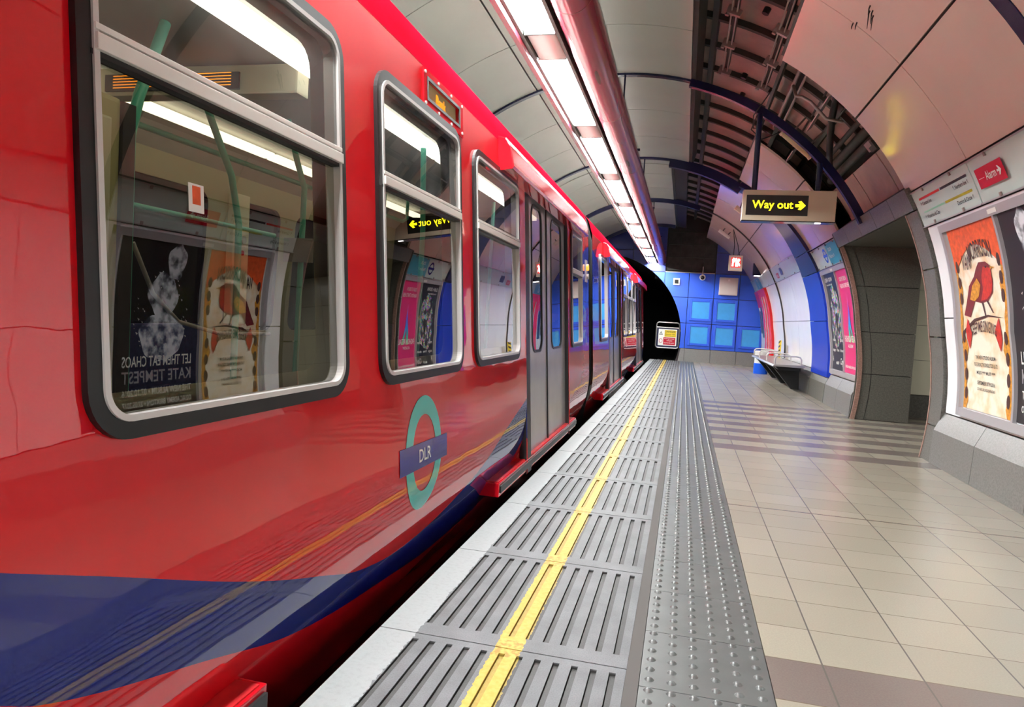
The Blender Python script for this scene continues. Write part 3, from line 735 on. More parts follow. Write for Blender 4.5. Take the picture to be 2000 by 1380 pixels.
for k, (th, R_, rr) in enumerate(((57, 3.40, .022), (55.6, 3.4, .016), (39.6, 3.38, .05), (41.5, 3.44, .06), (43.6, 3.42, .03))):
    pipe('service_pipe', f'{["thin steel", "thinner steel", "thick dark", "thickest dark", "slim dark"][k]} pipe running along above the passage opening', 'pipe', [cyl(y_, th, R_) for y_ in (7.12, 8.5, 10.0)], rr, 'galv' if k in (0, 1) else 'lining_rib')
pipe('bent_conduit', 'bent grey conduit loop above the way out sign', 'conduit', [cyl(8.05, 56.5, 3.3), cyl(7.7, 54.5, 3.12), cyl(7.55, 53.2, 3.10), cyl(7.52, 51.5, 3.10), cyl(7.6, 47.5, 3.1), cyl(7.65, 45, 3.2)], .016, 'galv')
pipe('hanging_cable', 'thin black cable loop dangling by the left pole of the sign', 'cable', [cyl(8.5, 60, 3.3), cyl(8.62, 60.4, 3.0), cyl(8.7, 59, 2.9), cyl(8.72, 57.8, 2.95), cyl(8.7, 58.6, 3.08), cyl(8.75, 60, 3.06), cyl(8.9, 59.5, 2.93), cyl(9.1, 56.5, 2.95), cyl(9.1, 54, 3.15)], .007, 'black')
pipe('coiled_hose', 'black corrugated hose curling above the passage lintel', 'hose', [cyl(7.6, 50, 3.4), cyl(7.8, 47, 3.2), cyl(8.2, 45, 3.18), cyl(8.9, 42, 3.2), cyl(9.3, 40, 3.25)], .035, 'black')
o = thing('batten_light', 'unlit beige tubular batten light above the way out sign', 'light fitting', cyl(8.9, 49.5, 3.15))
MB().tube([cyl(8.98, 53.5, 3.13), cyl(8.86, 45.6, 3.10)], .05, 16).build('body', 'olive_panel', o, smooth=True)
mb = MB(); mb.tube([cyl(8.98, 53.9, 3.13), cyl(8.98, 53.4, 3.13)], .055, 16); mb.tube([cyl(8.86, 45.7, 3.10), cyl(8.86, 45.2, 3.10)], .055, 16); mb.build('end_cap', 'sign_beige', o)
mb = MB(); mb.tube([cyl(8.95, 52, 3.15), cyl(8.95, 52, 3.4)], .012); mb.tube([cyl(8.9, 47.5, 3.15), cyl(8.9, 47.5, 3.4)], .012); mb.build('hanger', 'galv', o)
o = tag(MB().box(-.03, .03, -.32, .32, -.006, .006).build('flat_strap', 'galv'), 'flat grey steel strap reaching from the pink panels to the navy rib', 'strap'); 
a_ = Vector(cyl(7.15, 49.5, 3.14)); b_ = Vector(cyl(8.35, 49, 3.14)); o.location = (a_+b_)/2; o.rotation_euler = (0, rad(-40), 0); o.scale = (1, 1.9, 1)
o = tag(MB().box(-.04, .04, -.3, .3, -.006, .006).build('flat_strap', 'galv'), 'short flat grey strap reaching from the navy rib to the far pink panels', 'strap'); o.location = cyl(9.6, 49.5, 3.15); o.rotation_euler = (0, rad(-40), 0)
for k in range(5):
    th = random.uniform(38, 56); yy = random.uniform(7.5, 8.3); R_ = 3.34
    o = tag(MB().box(-.05, .05, -.09, .09, -.03, .03).build('junction_box', 'galv' if k % 2 else 'lining_rib', bevel=.004), 'small junction box among the pipes above the passage opening', 'junction box', 'junction boxes above the passage'); o.location = cyl(yy, th, R_); o.rotation_euler = (0, rad(90-th), 0)
for k, (th, y_) in enumerate(((66.5, 6.2), (66, 7.3), (67, 9.2), (66.5, 9.9), (34.5, 8.6))):
    tag(MB().tube([cyl(y_, th, 3.5), cyl(y_, th, 3.56)], .035, 14).build('bolt_socket', 'black'), 'dark round grout socket in the tunnel lining', 'socket', 'grout sockets in the tunnel lining')

o = thing('hanging_cable_ends', 'cluster of short black cable ends poking from the pink panels at the top edge', 'cable', cyl(5.4, 50.5, 3.1))
for k, (dy, dt, ln) in enumerate(((0, 0, .10), (.03, .3, .13), (-.03, .6, .07), (.05, -.4, .11), (.28, 1.0, .06), (.33, 1.4, .05))):
    a_ = cyl(5.4+dy, 50.5+dt, 3.13); MB().tube([a_, (a_[0]-.01, a_[1], a_[2]-.03), (a_[0]-.012, a_[1]+.004, a_[2]-ln)], [.006, .005, .002], 6).build('strand', 'black', o, smooth=True)

# ---------------------------------------------------------------- way out sign
SY = 8.6
o = thing('way_out_sign', 'hanging beige sign box with lit yellow Way out and arrow', 'sign', (1.04, SY, 2.35))
def sm(x, z, off=0): return (x, SY-.075-off, z)
box('case', 'sign_beige', (.55, 1.545, SY-.075, SY+.075, 2.335, 2.68), o, .006)
box('edge_strip', 'black_gloss', (.548, 1.548, SY-.08, SY+.08, 2.326, 2.337), o)
box('display', 'sign_black', (.59, 1.252, SY-.079, SY-.0745, 2.395, 2.622), o)
d = Decal(lambda u, v, off: (u, SY-.079-off, v)); d.text('Way out', .655, 2.475, .088, .44, .002)
xa, za = 1.118, 2.51; s_ = .05
d.shape([[(xa, za-.016), (xa+.05, za-.016), (xa+.028, za-.042), (xa+.058, za-.05), (xa+.108, za), (xa+.058, za+.05), (xa+.028, za+.042), (xa+.05, za+.016), (xa, za+.016)]], .002)
d.build('lettering', 'led_yellow', o)
d = Decal(lambda u, v, off: (1.9-u, SY+.079+off, v)); d.text('Way out', .655, 2.475, .088, .44, .002); d.build('lettering', 'led_yellow', o)
box('display', 'sign_black', (.7, 1.3, SY+.0745, SY+.079, 2.395, 2.622), o)
box('downlight', 'glow_white', (1.34, 1.40, SY-.07, SY-.03, 2.318, 2.327), o)
for xx, th in ((.672, 59), (1.358, 44)):
    zt = CZ+math.sqrt(3.05**2-(xx-CX)**2); MB().tube([(xx, SY+.02, 2.68), (xx, SY+.02, zt)], .032, 16).build('pole', 'navy_steel', o, smooth=True)
# emergency exit sign
EY = 16.4
o = thing('fire_exit_sign', 'small square lit red and white running figure sign hanging on cords', 'sign', (1.0, EY, 2.36))
box('case', 'sign_beige', (.865, 1.155, EY-.0, EY+.13, 2.36, 2.70), o, .006); box('face', 'frame_white', (.88, 1.14, EY-.008, EY, 2.375, 2.685), o); box('lit_panel', 'sign_glow', (.91, 1.11, EY-.012, EY-.008, 2.43, 2.65), o)
d = Decal(lambda u, v, off: (u, EY-.012-off, v))
d.shape([[(.925, 2.455), (.965, 2.455), (.965, 2.53), (.985, 2.56), (.985, 2.63), (.95, 2.64), (.93, 2.60), (.935, 2.53)]], .002); d.shape([rrect(1.0, 1.035, 2.45, 2.635, .006, 2)], .002)
d.shape([[(1.045, 2.45), (1.065, 2.45), (1.07, 2.51), (1.098, 2.455), (1.102, 2.49), (1.075, 2.55), (1.098, 2.60), (1.07, 2.635), (1.045, 2.60)]], .002); d.build('figure', 'glow_white', o)
mb = MB(); top = cyl(17.2, 53, 3.05); mb.tube([(.95, EY+.06, 2.70), (.97, EY+.2, 2.95), top], .008, 6); mb.tube([(1.08, EY+.06, 2.70), (1.04, EY+.2, 2.95), top], .008, 6); mb.build('cord', 'black', o)
# battens on the far pink panels
o = thing('batten_light', 'small beige batten light on dark brackets beneath the far pink ceiling panels', 'light fitting', cyl(18.6, 55, 2.95))
MB().tube([cyl(18.0, 58.5, 2.95), cyl(18.0, 52.3, 2.95)], .045, 12).build('body', 'cover_white', o, smooth=True)
mb = MB(); mb.tube([cyl(18.0, 57, 2.95), cyl(18.3, 57, 3.1)], .012); mb.tube([cyl(18.0, 54, 2.95), cyl(18.3, 54, 3.1)], .012); mb.build('bracket', 'black', o)
o = thing('batten_light', 'tiny camera like box fitting left of the way out sign', 'light fitting', cyl(14, 53.5, 2.9))
mb = MB(); mb.tube([cyl(13.9, 55.6, 2.93), cyl(13.9, 52.4, 2.93)], .05, 8); mb.build('body', 'sign_beige', o); MB().tube([cyl(13.9, 54, 2.95), cyl(13.6, 55, 3.08)], .01).build('bracket', 'black', o)
o = thing('downlight', 'small navy box with a lit white underside on the far frieze', 'light', cyl(19.3, 30, 3.0))
MB().box(1.62, 1.84, 19.1, 19.3, 2.47, 2.78).build('case', 'navy_enamel', o); box('diffuser', 'glow_white', (1.66, 1.80, 19.12, 19.28, 2.455, 2.47), o)

# ---------------------------------------------------------------- frieze, signs, posters on the right wall
def frieze(y0, y1, t0, t1, label, parts=()):
    o = thing('frieze_panel', label, 'sign panel', cyl((y0+y1)/2, t0, RC), 'pale green frieze panels')
    panel(y0+.004, y1-.004, t0, t1, RC-.012, .03, step=2).build('sheet', 'frieze', o, smooth=True)
    mb = MB(); panel(y0, y1, t0-.18, t0+.02, RC-.02, .03, mb, step=1); panel(y0, y1, t1-.02, t1+.18, RC-.02, .03, mb, step=1); mb.build('rail', 'poster_frame', o)
    n = min(6, max(2, int((y1-y0)/.45)))
    for k in range(n):
        yy = y0+(k+.5)*(y1-y0)/n
        for ta, tb in ((t0-.1, t0+.45), (t1-.45, t1+.1)): panel(yy-.012, yy+.012, ta, tb, RC-.026, .01, step=1).build('clip', 'galv', o)
    return o
F0, F1 = 21.95, 27.7
fo = frieze(5.73, 6.98, F0, F1, 'pale frieze panel with four coloured line names above the bird poster')
mp = wmap(6.98, -1, RC-.012); v0 = arcv(F0)
def ribbon(o, mat, u0, u1, va, vb, nm='line_bar'): q = Decal(mp, .1); q.shape([[(u0, va), (u1, va), (u1, vb), (u0, vb)]], .002); q.build(nm, mat, o)
ribbon(fo, 'line_red', .13, .62, v0+.225, v0+.245); ribbon(fo, 'line_black', .64, 1.18, v0+.225, v0+.245)
ribbon(fo, 'line_green', .13, .62, v0+.108, v0+.124); ribbon(fo, 'line_yellow', .64, 1.18, v0+.108, v0+.128)
q = Decal(mp, .1); q.text('\u2191 Central line', .13, v0+.175, .032, .26); q.text('\u2191 Northern line \u2191', .88, v0+.175, .032, .30); q.text('\u2191 Waterloo & City', .13, v0+.055, .032, .34); q.text('District & Circle \u2191', .86, v0+.055, .032, .32); q.build('lettering', 'text_black', fo)
fa_ = frieze(4.42, 5.72, F0, F1, 'pale frieze panel carrying the red alarm sign')
frieze(-7, .18, F0, F1, 'long pale frieze panel behind the viewer'); frieze(2.9, 4.28, F0, F1, 'pale frieze panel just beyond the right edge of the picture'); frieze(.2, 2.88, F0, F1, 'long pale frieze panel beside the viewer')
asg = thing('alarm_sign', 'red sign reading Alarm with a white arrow on the frieze', 'sign', cyl(5.4, F0+3, RC-.02))
mp2 = wmap(5.62, -1, RC-.026)
q = Decal(mp2, .08); q.shape([[(0, v0+.09), (.42, v0+.09), (.42, v0+.235), (0, v0+.235)]], .004); q.build('plate', 'red_sign', asg)
q = Decal(mp2, .08); q.text('Alarm', .14, v0+.135, .06, .16, .007); q.shape([[(.03, v0+.158), (.12, v0+.158), (.12, v0+.162), (.03, v0+.162)]], .007); q.shape([[(.32, v0+.155), (.35, v0+.155), (.335, v0+.13), (.352, v0+.13), (.385, v0+.163), (.352, v0+.196), (.335, v0+.196), (.35, v0+.171), (.32, v0+.171)]], .007); q.build('lettering', 'text_white', asg)
f2 = frieze(10.15, 12.2, 21.8, 27.6, 'pale frieze panel with a blue roundel above the paired posters')
mp = wmap(11.2, -1, RC-.012); v2 = arcv(21.8)
q = Decal(mp, .08); q.shape([[(.18, v2+.005), (1.0, v2+.005), (1.0, v2+.31), (.18, v2+.31)]], .002); q.build('teal_field', 'teal_sign', f2)
q = Decal(mp, .08); q.shape([ellipse(.0, v2+.16, .11, .11, 28), ellipse(.0, v2+.16, .075, .075, 28)], .003); q.shape([[(-.14, v2+.14), (.14, v2+.14), (.14, v2+.18), (-.14, v2+.18)]], .004); q.build('roundel', 'roundel_blue', f2)
q = Decal(mp, .08); q.text('DLR', .32, v2+.2, .05, .2); q.text('Platform 9', .26, v2+.1, .05, .3); q.build('lettering', 'text_white', f2)
f3 = frieze(13.5, 22.0, 24.0, 29.9, 'long pale frieze panel over the bench at the far end')
mp = wmap(21, -1, RC-.012); v3 = arcv(24)
q = Decal(mp, .1); q.shape([[(.1, v3+.005), (1.2, v3+.005), (1.2, v3+.31), (.1, v3+.31)]], .002); q.build('teal_field', 'teal_sign', f3)
q = Decal(mp, .1); q.shape([[(4.4, v3+.05), (4.75, v3+.05), (4.75, v3+.17), (4.4, v3+.17)]], .003); q.build('red_label', 'red_sign', f3)
q = Decal(mp, .1); q.shape([[(5.05, v3+.08), (5.4, v3+.08), (5.4, v3+.24), (5.05, v3+.24)]], .003); q.build('navy_label', 'navy_enamel', f3)
q = Decal(mp, .1); q.shape([ellipse(.6, v3+.16, .12, .12, 24), ellipse(.6, v3+.16, .085, .085, 24)], .004); q.text('DLR', 4.48, v3+.08, .05, .2); q.build('lettering', 'text_white', f3)

def poster_frame(y0, y1, t0, t1, label, mid=()):
    o = thing('poster_frame', label, 'frame', cyl((y0+y1)/2, t0, RC)); mb = MB(); g = .055; dg = g*DG
    panel(y0, y1, t0, t0+dg*1.2, RC-.035, .035, mb, step=1); panel(y0, y1, t1-dg*1.2, t1, RC-.035, .035, mb, step=1)
    panel(y0, y0+g, t0, t1, RC-.035, .035, mb, step=2); panel(y1-g, y1, t0, t1, RC-.035, .035, mb, step=2)
    for m_ in mid: panel(m_-.015, m_+.015, t0+dg, t1-dg, RC-.03, .03, mb, step=2)
    mb.build('surround', 'poster_frame', o)
    ym = (y0+y1)/2; panel(ym-.07, ym+.07, t1-dg*.9, t1-dg*.3, RC-.04, .01, step=1).build('maker_plate', 'text_white', o); return o
def poster(y1, w_, t0, t1, label, mat, art):
    """y1 is the far edge; u from 0 to w_, v from bottom in metres"""
    o = thing('advertising_poster', label, 'poster', cyl(y1-w_/2, t0, RC)); mp = wmap(y1, -1, RC-.014); b = arcv(t0); h = arcv(t1)-b
    MBp = panel(y1-w_, y1, t0, t1, RC-.012, .01, step=2); MBp.build('sheet', mat, o, smooth=True)
    art(o, lambda u, v, off: mp(u, v+b, off), w_, h); return o
def D_(o, mp, nm, mat, shapes=(), texts=(), off=.002):
    q = Decal(mp, .07)
    for s_ in shapes: q.shape(s_ if isinstance(s_[0], list) else [s_], off)
    for a in texts: q.text(*a[:5], off=off+.001, **(a[5] if len(a) > 5 else {}))
    return q.build(nm, mat, o)
def art_bird(o, mp, W, H):
    # border
    B = []; n = 24
    def wav(side):
        pts = []
        for k in range(n+1):
            v = H*k/n; off = .055+.02*sin(k*1.7)+.035*math.exp(-((k/n-.30)/.06)**2)+.02*sin(k*.9)
            if k/n > .72: off += .0
            pts.append((off if side == 0 else W-off, v))
        return pts
    l = wav(0); r_ = wav(1)
    D_(o, mp, 'border', 'art_gold', [[(0, 0)]+l+[(0, H)], [(W, H)]+list(reversed(r_))+[(W, 0)]])
    D_(o, mp, 'banner', 'art_orange', [[(0, H), (0, H-.36)]+[(W*k/14, H-.36+.20*sin(pi*k/14)) for k in range(1, 14)]+[(W, H-.36), (W, H)]], off=.0035)
    sw = []
    for side in (0, 1):
        for k in range(7):
            vv = .12+k*.15 if k < 4 else .75+(k-3)*.13; cu = .05 if side == 0 else W-.05; sw.append(ellipse(cu, vv, .028, .05, 14)); 
    D_(o, mp, 'scrollwork', 'art_brown', sw, off=.004)
    D_(o, mp, 'rosette', 'art_red', [[(.11, .62), (.15, .72), (.19, .66), (.225, .60), (.19, .54), (.15, .47), (.11, .56)]], off=.0045)
    D_(o, mp, 'rosette', 'art_red', [[(W-.11, .62), (W-.15, .72), (W-.19, .66), (W-.225, .60), (W-.19, .54), (W-.15, .47), (W-.11, .56)]], off=.0045)
    # a plain generic red songbird on a twig
    cx, cy = W*.5, H*.64
    bm_ = mp; mp0 = mp
    mp = lambda u, v, off: mp0(cx+(u-cx)*1.75, cy+.03+(v-cy)*.88, off)
    body = [(cx-.20, cy-.24), (cx-.15, cy-.08), (cx-.12, cy+.02), (cx-.05, cy+.10), (cx-.02, cy+.16), (cx+.02, cy+.215), (cx+.09, cy+.21), (cx+.135, cy+.165), (cx+.13, cy+.11), (cx+.135, cy+.03), (cx+.12, cy-.06), (cx+.07, cy-.125), (cx+.0, cy-.14), (cx-.07, cy-.12), (cx-.13, cy-.26)]
    D_(o, mp, 'bird', 'art_darkred', [body], off=.003)
    D_(o, mp, 'bird', 'art_red', [[(cx+.03, cy+.10), (cx+.06, cy+.17), (cx+.13, cy+.15), (cx+.13, cy+.02), (cx+.11, cy-.06), (cx+.06, cy-.11), (cx+.0, cy-.12), (cx+.03, cy-.02)]], off=.004)
    D_(o, mp, 'bird', 'art_gold', [[(cx-.12, cy-.10), (cx-.08, cy+.02), (cx-.02, cy+.08), (cx+.01, cy+.02), (cx-.02, cy-.08), (cx-.07, cy-.12)], [(cx+.13, cy+.165), (cx+.175, cy+.15), (cx+.13, cy+.14)]], off=.005)
    D_(o, mp, 'bird', 'text_black', [ellipse(cx+.09, cy+.165, .008, .01, 10)], off=.006)
    D_(o, mp, 'twig', 'art_brown', [[(cx-.26, cy-.52), (cx-.20, cy-.40), (cx-.08, cy-.30), (cx+.06, cy-.26), (cx+.22, cy-.275), (cx+.06, cy-.243), (cx-.09, cy-.275), (cx-.22, cy-.385)], [(cx+.0, cy-.13), (cx+.03, cy-.25), (cx+.04, cy-.25), (cx+.015, cy-.13)], [(cx+.05, cy-.12), (cx+.11, cy-.23), (cx+.12, cy-.23), (cx+.065, cy-.12)]], off=.003)
    mp = mp0; C_ = dict(align='C')
    D_(o, mp, 'lettering', 'art_brown', (), [('VAN', W*.27, H-.34, .12, .17, dict(align='C', shear=.25)), ('MORRISON', W*.60, H-.29, .13, .42, dict(align='C', arc=.03)), ('KEEP ME SINGING', W*.52, H*.40, .085, .46, dict(align='C', arc=.035))], off=.005)
    D_(o, mp, 'lettering', 'text_black', (), [('THE NEW STUDIO ALBUM', W/2, .40, .028, .36, C_), ('FEATURING THE SINGLE TOO LATE', W/2, .345, .028, .42, C_), ('MOJO **** MUST ****', W/2, .285, .024, .34, C_), ('SEPTEMBER 30TH 2016', W/2, .205, .028, .32, C_), ('CD VINYL DELUXE DOWNLOAD', W/2, .16, .02, .32, C_)], off=.005)
def art_chaos(o, mp, W, H):
    rnd = random.Random(3); cx, cy = W*.47, H*.50
    base = [(cx+.26*cos(a)*(1+.06*sin(5*a)), cy-.08+.20*sin(a)*(1+.05*cos(7*a))) for a in [2*pi*k/40 for k in range(40)]]
    D_(o, mp, 'pale_figure', 'art_marble', [base, [(cx+.0+.17*cos(a)*(1+.1*sin(4*a+1)), cy+.27+.19*sin(a)*(1+.08*cos(5*a))) for a in [2*pi*k/36 for k in range(36)]], [(cx-.12+.11*cos(a)*(1+.12*sin(3*a)), cy+.56+.16*sin(a)*(1+.1*sin(5*a))) for a in [2*pi*k/30 for k in range(30)]]])
    specks = []
    for k in range(70):
        a = rnd.uniform(0, 2*pi); rr = rnd.uniform(.2, .34); s_ = rnd.uniform(.003, .012); specks.append([(cx+rr*cos(a)-s_, cy+.1+rr*1.1*sin(a)), (cx+rr*cos(a), cy+.1+rr*1.1*sin(a)-s_), (cx+rr*cos(a)+s_, cy+.1+rr*1.1*sin(a)+s_)])
    D_(o, mp, 'specks', 'text_white', specks)
    C_ = dict(align='C')
    D_(o, mp, 'lettering', 'text_white', (), [('LET THEM EAT CHAOS', W/2, .40, .085, W*.84, C_), ('THE NEW ALBUM \u2022 07.10.2016', W/2, .165, .055, W*.84, C_), ('O2 ACADEMY BRIXTON \u2022 27.05.2017', W/2, .075, .045, W*.84, C_)])
    D_(o, mp, 'lettering', 'poster_frame', (), [('KATE TEMPEST', W/2, .27, .095, W*.84, C_)])
FP0, FP1 = -6.6, 20.0
poster_frame(4.50, 6.62, -8.0, 21.2, 'grey metal frame holding the bird poster and the black poster', mid=(5.60,))
poster(6.52, .87, FP0, FP1, 'ornate cream and orange poster with a red bird on a twig', 'art_parchment', art_bird)
poster(5.57, .96, FP0, FP1, 'black poster with a pale marbled figure at the right edge', 'poster_black', art_chaos)
def art_people(o, mp, W, H):
    D_(o, mp, 'crowd_picture', 'art_confetti', [[(.16*W/.8, H*.28), (.28, H*.22), (W*.6, H*.24), (W*.92, H*.35), (W*.97, H*.6), (W*.75, H*.82), (W*.5, H*.88), (W*.25, H*.8), (W*.1, H*.6)]])
    D_(o, mp, 'dark_gap', 'text_black', [ellipse(W*.6, H*.5, .06, .12, 20)], off=.004)
    D_(o, mp, 'lettering', 'text_white', (), [('CLASH + CROWN', W*.07, H-.13, .06, W*.6), ('a true London story', W*.1, H-.19, .03, W*.5), ('music', W*.1, .42, .05, W*.25), ('dance', W*.7, .42, .05, W*.25), ('stage', W*.08, .27, .045, W*.22), ('free', W*.4, .27, .045, W*.2), ('shows', W*.7, .27, .045, W*.25), ('A', W*.05, .12, .08, None), ('MAIF', W*.38, .08, .045, W*.22), ('City', W*.72, .09, .09, W*.22)])
def art_fashion(o, mp, W, H):
    D_(o, mp, 'letter_shape', 'art_rainbow', [[(W*.52, H*.74), (W*.60, H*.50), (W*.78, H*.29), (W*.66, H*.29), (W*.56, H*.47), (W*.53, H*.29), (W*.40, H*.29), (W*.46, H*.5)]])
    C_ = dict(align='C')
    D_(o, mp, 'lettering', 'text_white', (), [('YOUR FUTURE IN', W*.45, H-.17, .06, W*.55, C_), ('FASHION STARTS HERE', W*.52, H-.27, .06, W*.75, C_), ('FASHION RETAIL', W*.5, .43, .085, W*.86, C_), ('ACADEMY', W*.5, .35, .045, W*.4, C_), ('fashionretailacademy.ac.uk', W*.5, .07, .045, W*.86, C_)])
poster_frame(10.16, 11.93, -8.0, 21.3, 'grey metal frame holding the paired posters beyond the passage', mid=(10.99,))
poster(11.84, .82, FP0, 20.2, 'dark poster with a colourful crowd picture beside the blue column', 'poster_navy', art_people)
poster(10.96, .76, FP0, 20.2, 'bright pink fashion college poster beside the granite jamb', 'poster_pink', art_fashion)
# two more framed posters beside and behind the viewer
poster_frame(.3, 3.2, -8, 21.2, 'grey metal frame on the wall beside the viewer, outside the picture')
poster(3.1, 2.7, FP0, FP1, 'plain pale poster on the wall beside the viewer, outside the picture', 'frieze', lambda *a: None)

# red alcove at the far end
o = thing('red_cabinet', 'tall red panelled cabinet set into the far wall beside the blue end wall', 'cabinet', cyl(20.3, -9, RC))
panel(19.35, 20.9, -10.5, 23.9, RC-.06, .08, step=2).build('panel', 'red_panel', o, smooth=True)
mb = MB(); 
for yy in (19.75, 20.25): mb.tube([cyl(yy, a, RC-.075) for a in range(-10, 22, 3)], .012, 8)
mb.build('rail', 'frame_silver', o, smooth=True)
o2 = thing('narrow_notice', 'narrow magenta headed notice between the red cabinet and the end wall', 'notice', cyl(21.4, -9, RC))
panel(20.95, 21.9, -8, 23.8, RC-.05, .04, step=2).build('sheet', 'cover_white', o2, smooth=True)
panel(20.97, 21.88, 15, 23.6, RC-.055, .01, step=2).build('heading', 'magenta', o2); panel(21.05, 21.4, -1, 15, RC-.055, .01, step=2).build('dark_field', 'poster_navy', o2); panel(21.5, 21.8, 1, 13, RC-.055, .01, step=2).build('dark_field', 'poster_navy', o2)
# bin
o = thing('litter_bin', 'white topped litter bin with a bright blue base by the far wall', 'bin', (1.92, 18.5, 0))
MB().lathe([(.001, 0), (.165, 0), (.17, .02), (.17, .26), (.001, .26)], (1.92, 18.5, 0), 28).build('base', 'bin_blue', o, smooth=True)
MB().lathe([(.16, .26), (.16, .52), (.165, .53), (.165, .56), (.13, .57), (.12, .52), (.001, .50)], (1.92, 18.5, 0), 28).build('body', 'bin_white', o, smooth=True)
# bench
o = thing('platform_bench', 'long steel bench with raised arm loops on dark brackets at the far wall', 'bench', (1.95, 15.2, 0))
mb = MB(); mb.sweep([(1.60, .455), (1.62, .485), (2.14, .50), (2.14, .45)], [13.45, 17.6], closed=True, caps=True); mb.build('seat', 'steel', o, bevel=.004)
mb = MB(); mb.sweep([(1.66, .455), (2.1, .45), (2.1, .39), (1.72, .39)], [13.6, 17.5], closed=True, caps=True); mb.build('apron', 'black', o)
for yy in (14.1, 15.5, 17.0):
    mb = MB(); mb.add([(1.68, yy-.06, .42), (2.14, yy-.06, .42), (2.16, yy-.06, .02), (2.02, yy-.06, .02), (1.68, yy+.06, .42), (2.14, yy+.06, .42), (2.16, yy+.06, .02), (2.02, yy+.06, .02)], [(0, 1, 2, 3), (7, 6, 5, 4), (0, 4, 5, 1), (1, 5, 6, 2), (2, 6, 7, 3), (3, 7, 4, 0)]); mb.build('leg', 'black', o, bevel=.006)
for yy in (13.6, 14.9, 16.3, 17.5):
    MB().tube([(1.65, yy, .48), (1.65, yy, .60), (1.68, yy, .635), (1.75, yy, .645), (2.02, yy, .645), (2.08, yy, .63), (2.1, yy, .59), (2.1, yy, .48)], .014, 10).build('armrest', 'frame_silver', o, smooth=True)
wet = thing('striped_board', 'yellow and black striped notice leaning on the wall behind the bench', 'board', (2.13, 16.9, .5))
mb = MB(); mb.box(2.12, 2.14, 16.75, 17.05, .5, .88); mb.build('board', 'yellow_plain', wet)
q = Decal(lambda u, v, off: (2.12-off, 16.75+u, .5+v)); 
for k in range(4): q.shape([[(0, .05+k*.1), (.3, .0+k*.1), (.3, .04+k*.1), (0, .09+k*.1)]], .002)
q.build('stripes', 'black', wet)

# ---------------------------------------------------------------- train
BX = [(-.6, -1.45), (-.5, -1.40), (-.35, -1.27), (-.2, -1.205), (-.1, -1.155), (0, -1.11), (.1, -1.062), (.2, -1.026), (.3, -1.006), (.4, -.999), (.5, -1.0015)]
def lowprof(n=26):
    # smooth through the points (Catmull-Rom)
    P = [Vector(p) for p in BX]; P = [P[0]*2-P[1]]+P+[Vector((.6, -1.0088))]; out = []
    for i in range(1, len(P)-2):
        for k in range(4):
            s_ = k/4; a, b, c, d_ = P[i-1], P[i], P[i+1], P[i+2]
            p = .5*((2*b)+(c-a)*s_+(2*a-5*b+4*c-d_)*s_*s_+(3*b-a-3*c+d_)*s_**3); out.append((p.y, p.x))
    out.append((-1.0015, .5)); return out
LOW = lowprof()
def tp(y, z, off=0.0): return (-.965-.073*z+off*.9973, y, z+off*.0728)
ROOF = [(-1.118, 2.10), (-1.128, 2.125), (-1.142, 2.17), (-1.17, 2.25), (-1.225, 2.315), (-1.33, 2.375), (-1.5, 2.415), (-1.75, 2.445), (-2.3, 2.47), (-2.85, 2.445), (-3.1, 2.415), (-3.3, 2.36), (-3.42, 2.28), (-3.48, 2.15)]
def ring2d(y0, y1, z0, z1, rr, g): return rrect(y0-g, y1+g, z0-g, z1+g, rr+g, 8)
def tdecal(name, mat, loops, off, parent, depth=0.0):
    vs, fs = flat_faces(loops); mb = MB(); n = len(vs)
    mb.add([tp(a, b, off) for a, b in vs], [tuple(q) for q in fs])
    if depth:
        k = 0
        for lp in loops:
            m_ = len(lp); va = [tp(a, b, off) for a, b in lp]+[tp(a, b, off-depth) for a, b in lp]; mb.add(va, [(i, (i+1) % m_, m_+(i+1) % m_, m_+i) for i in range(m_)])
    return mb.build(name, mat, parent, fix=bool(depth) and False)
def bar(mbx, y0, y1, z0, z1, o0, o1):
    mbx.box(o0, o1, y0, y1, z0, z1, mp=lambda a, b, c: tp(b, c, a)); return mbx
def window(car, y0, y1, z0=.818, z1=1.94, rr=.10, hopper=True, mat_out='black_rubber', gb=.030, split=1.555):
    fr = tdecal('window_frame', 'black_rubber', [ring2d(y0, y1, z0, z1, rr, 0), ring2d(y0, y1, z0, z1, rr, -.036)], .014, car, .05)
    tdecal('inner_frame', 'frame_silver', [ring2d(y0, y1, z0, z1, rr, -.034), ring2d(y0, y1, z0, z1, rr, -.047)], .019, fr, .05)
    gy0, gy1, gz0, gz1 = y0+.045, y1-.045, z0+.045, z1-.045
    if hopper:
        h = split
        tdecal('pane', 'glass', [rrect(gy0, gy1, gz0, h, (rr*.6, rr*.6, 0, 0), 6)], -.004, fr)
        tdecal('pane', 'glass_hopper', [rrect(gy0, gy1, h, gz1, (0, 0, rr*.6, rr*.6), 6)], .010, fr)
        mbx = MB(); bar(mbx, y0+.036, y1-.036, h-.026, h+.004, .0, .026); bar(mbx, y0+.036, y1-.036, h+.010, h+.022, .0, .022); mbx.build('transom', 'frame_white', fr, bevel=.002)
        mbx = MB(); bar(mbx, y0+.03, y1-.03, h-.036, h-.026, -.01, .016); bar(mbx, y0+.03, y1-.03, h+.004, h+.010, 0, .012); mbx.build('transom_seal', 'black_rubber', fr)
    else: tdecal('pane', 'glass', [rrect(gy0, gy1, gz0, gz1, rr*.6, 6)], -.004, fr)
    return ring2d(y0, y1, z0, z1, rr, -.004)
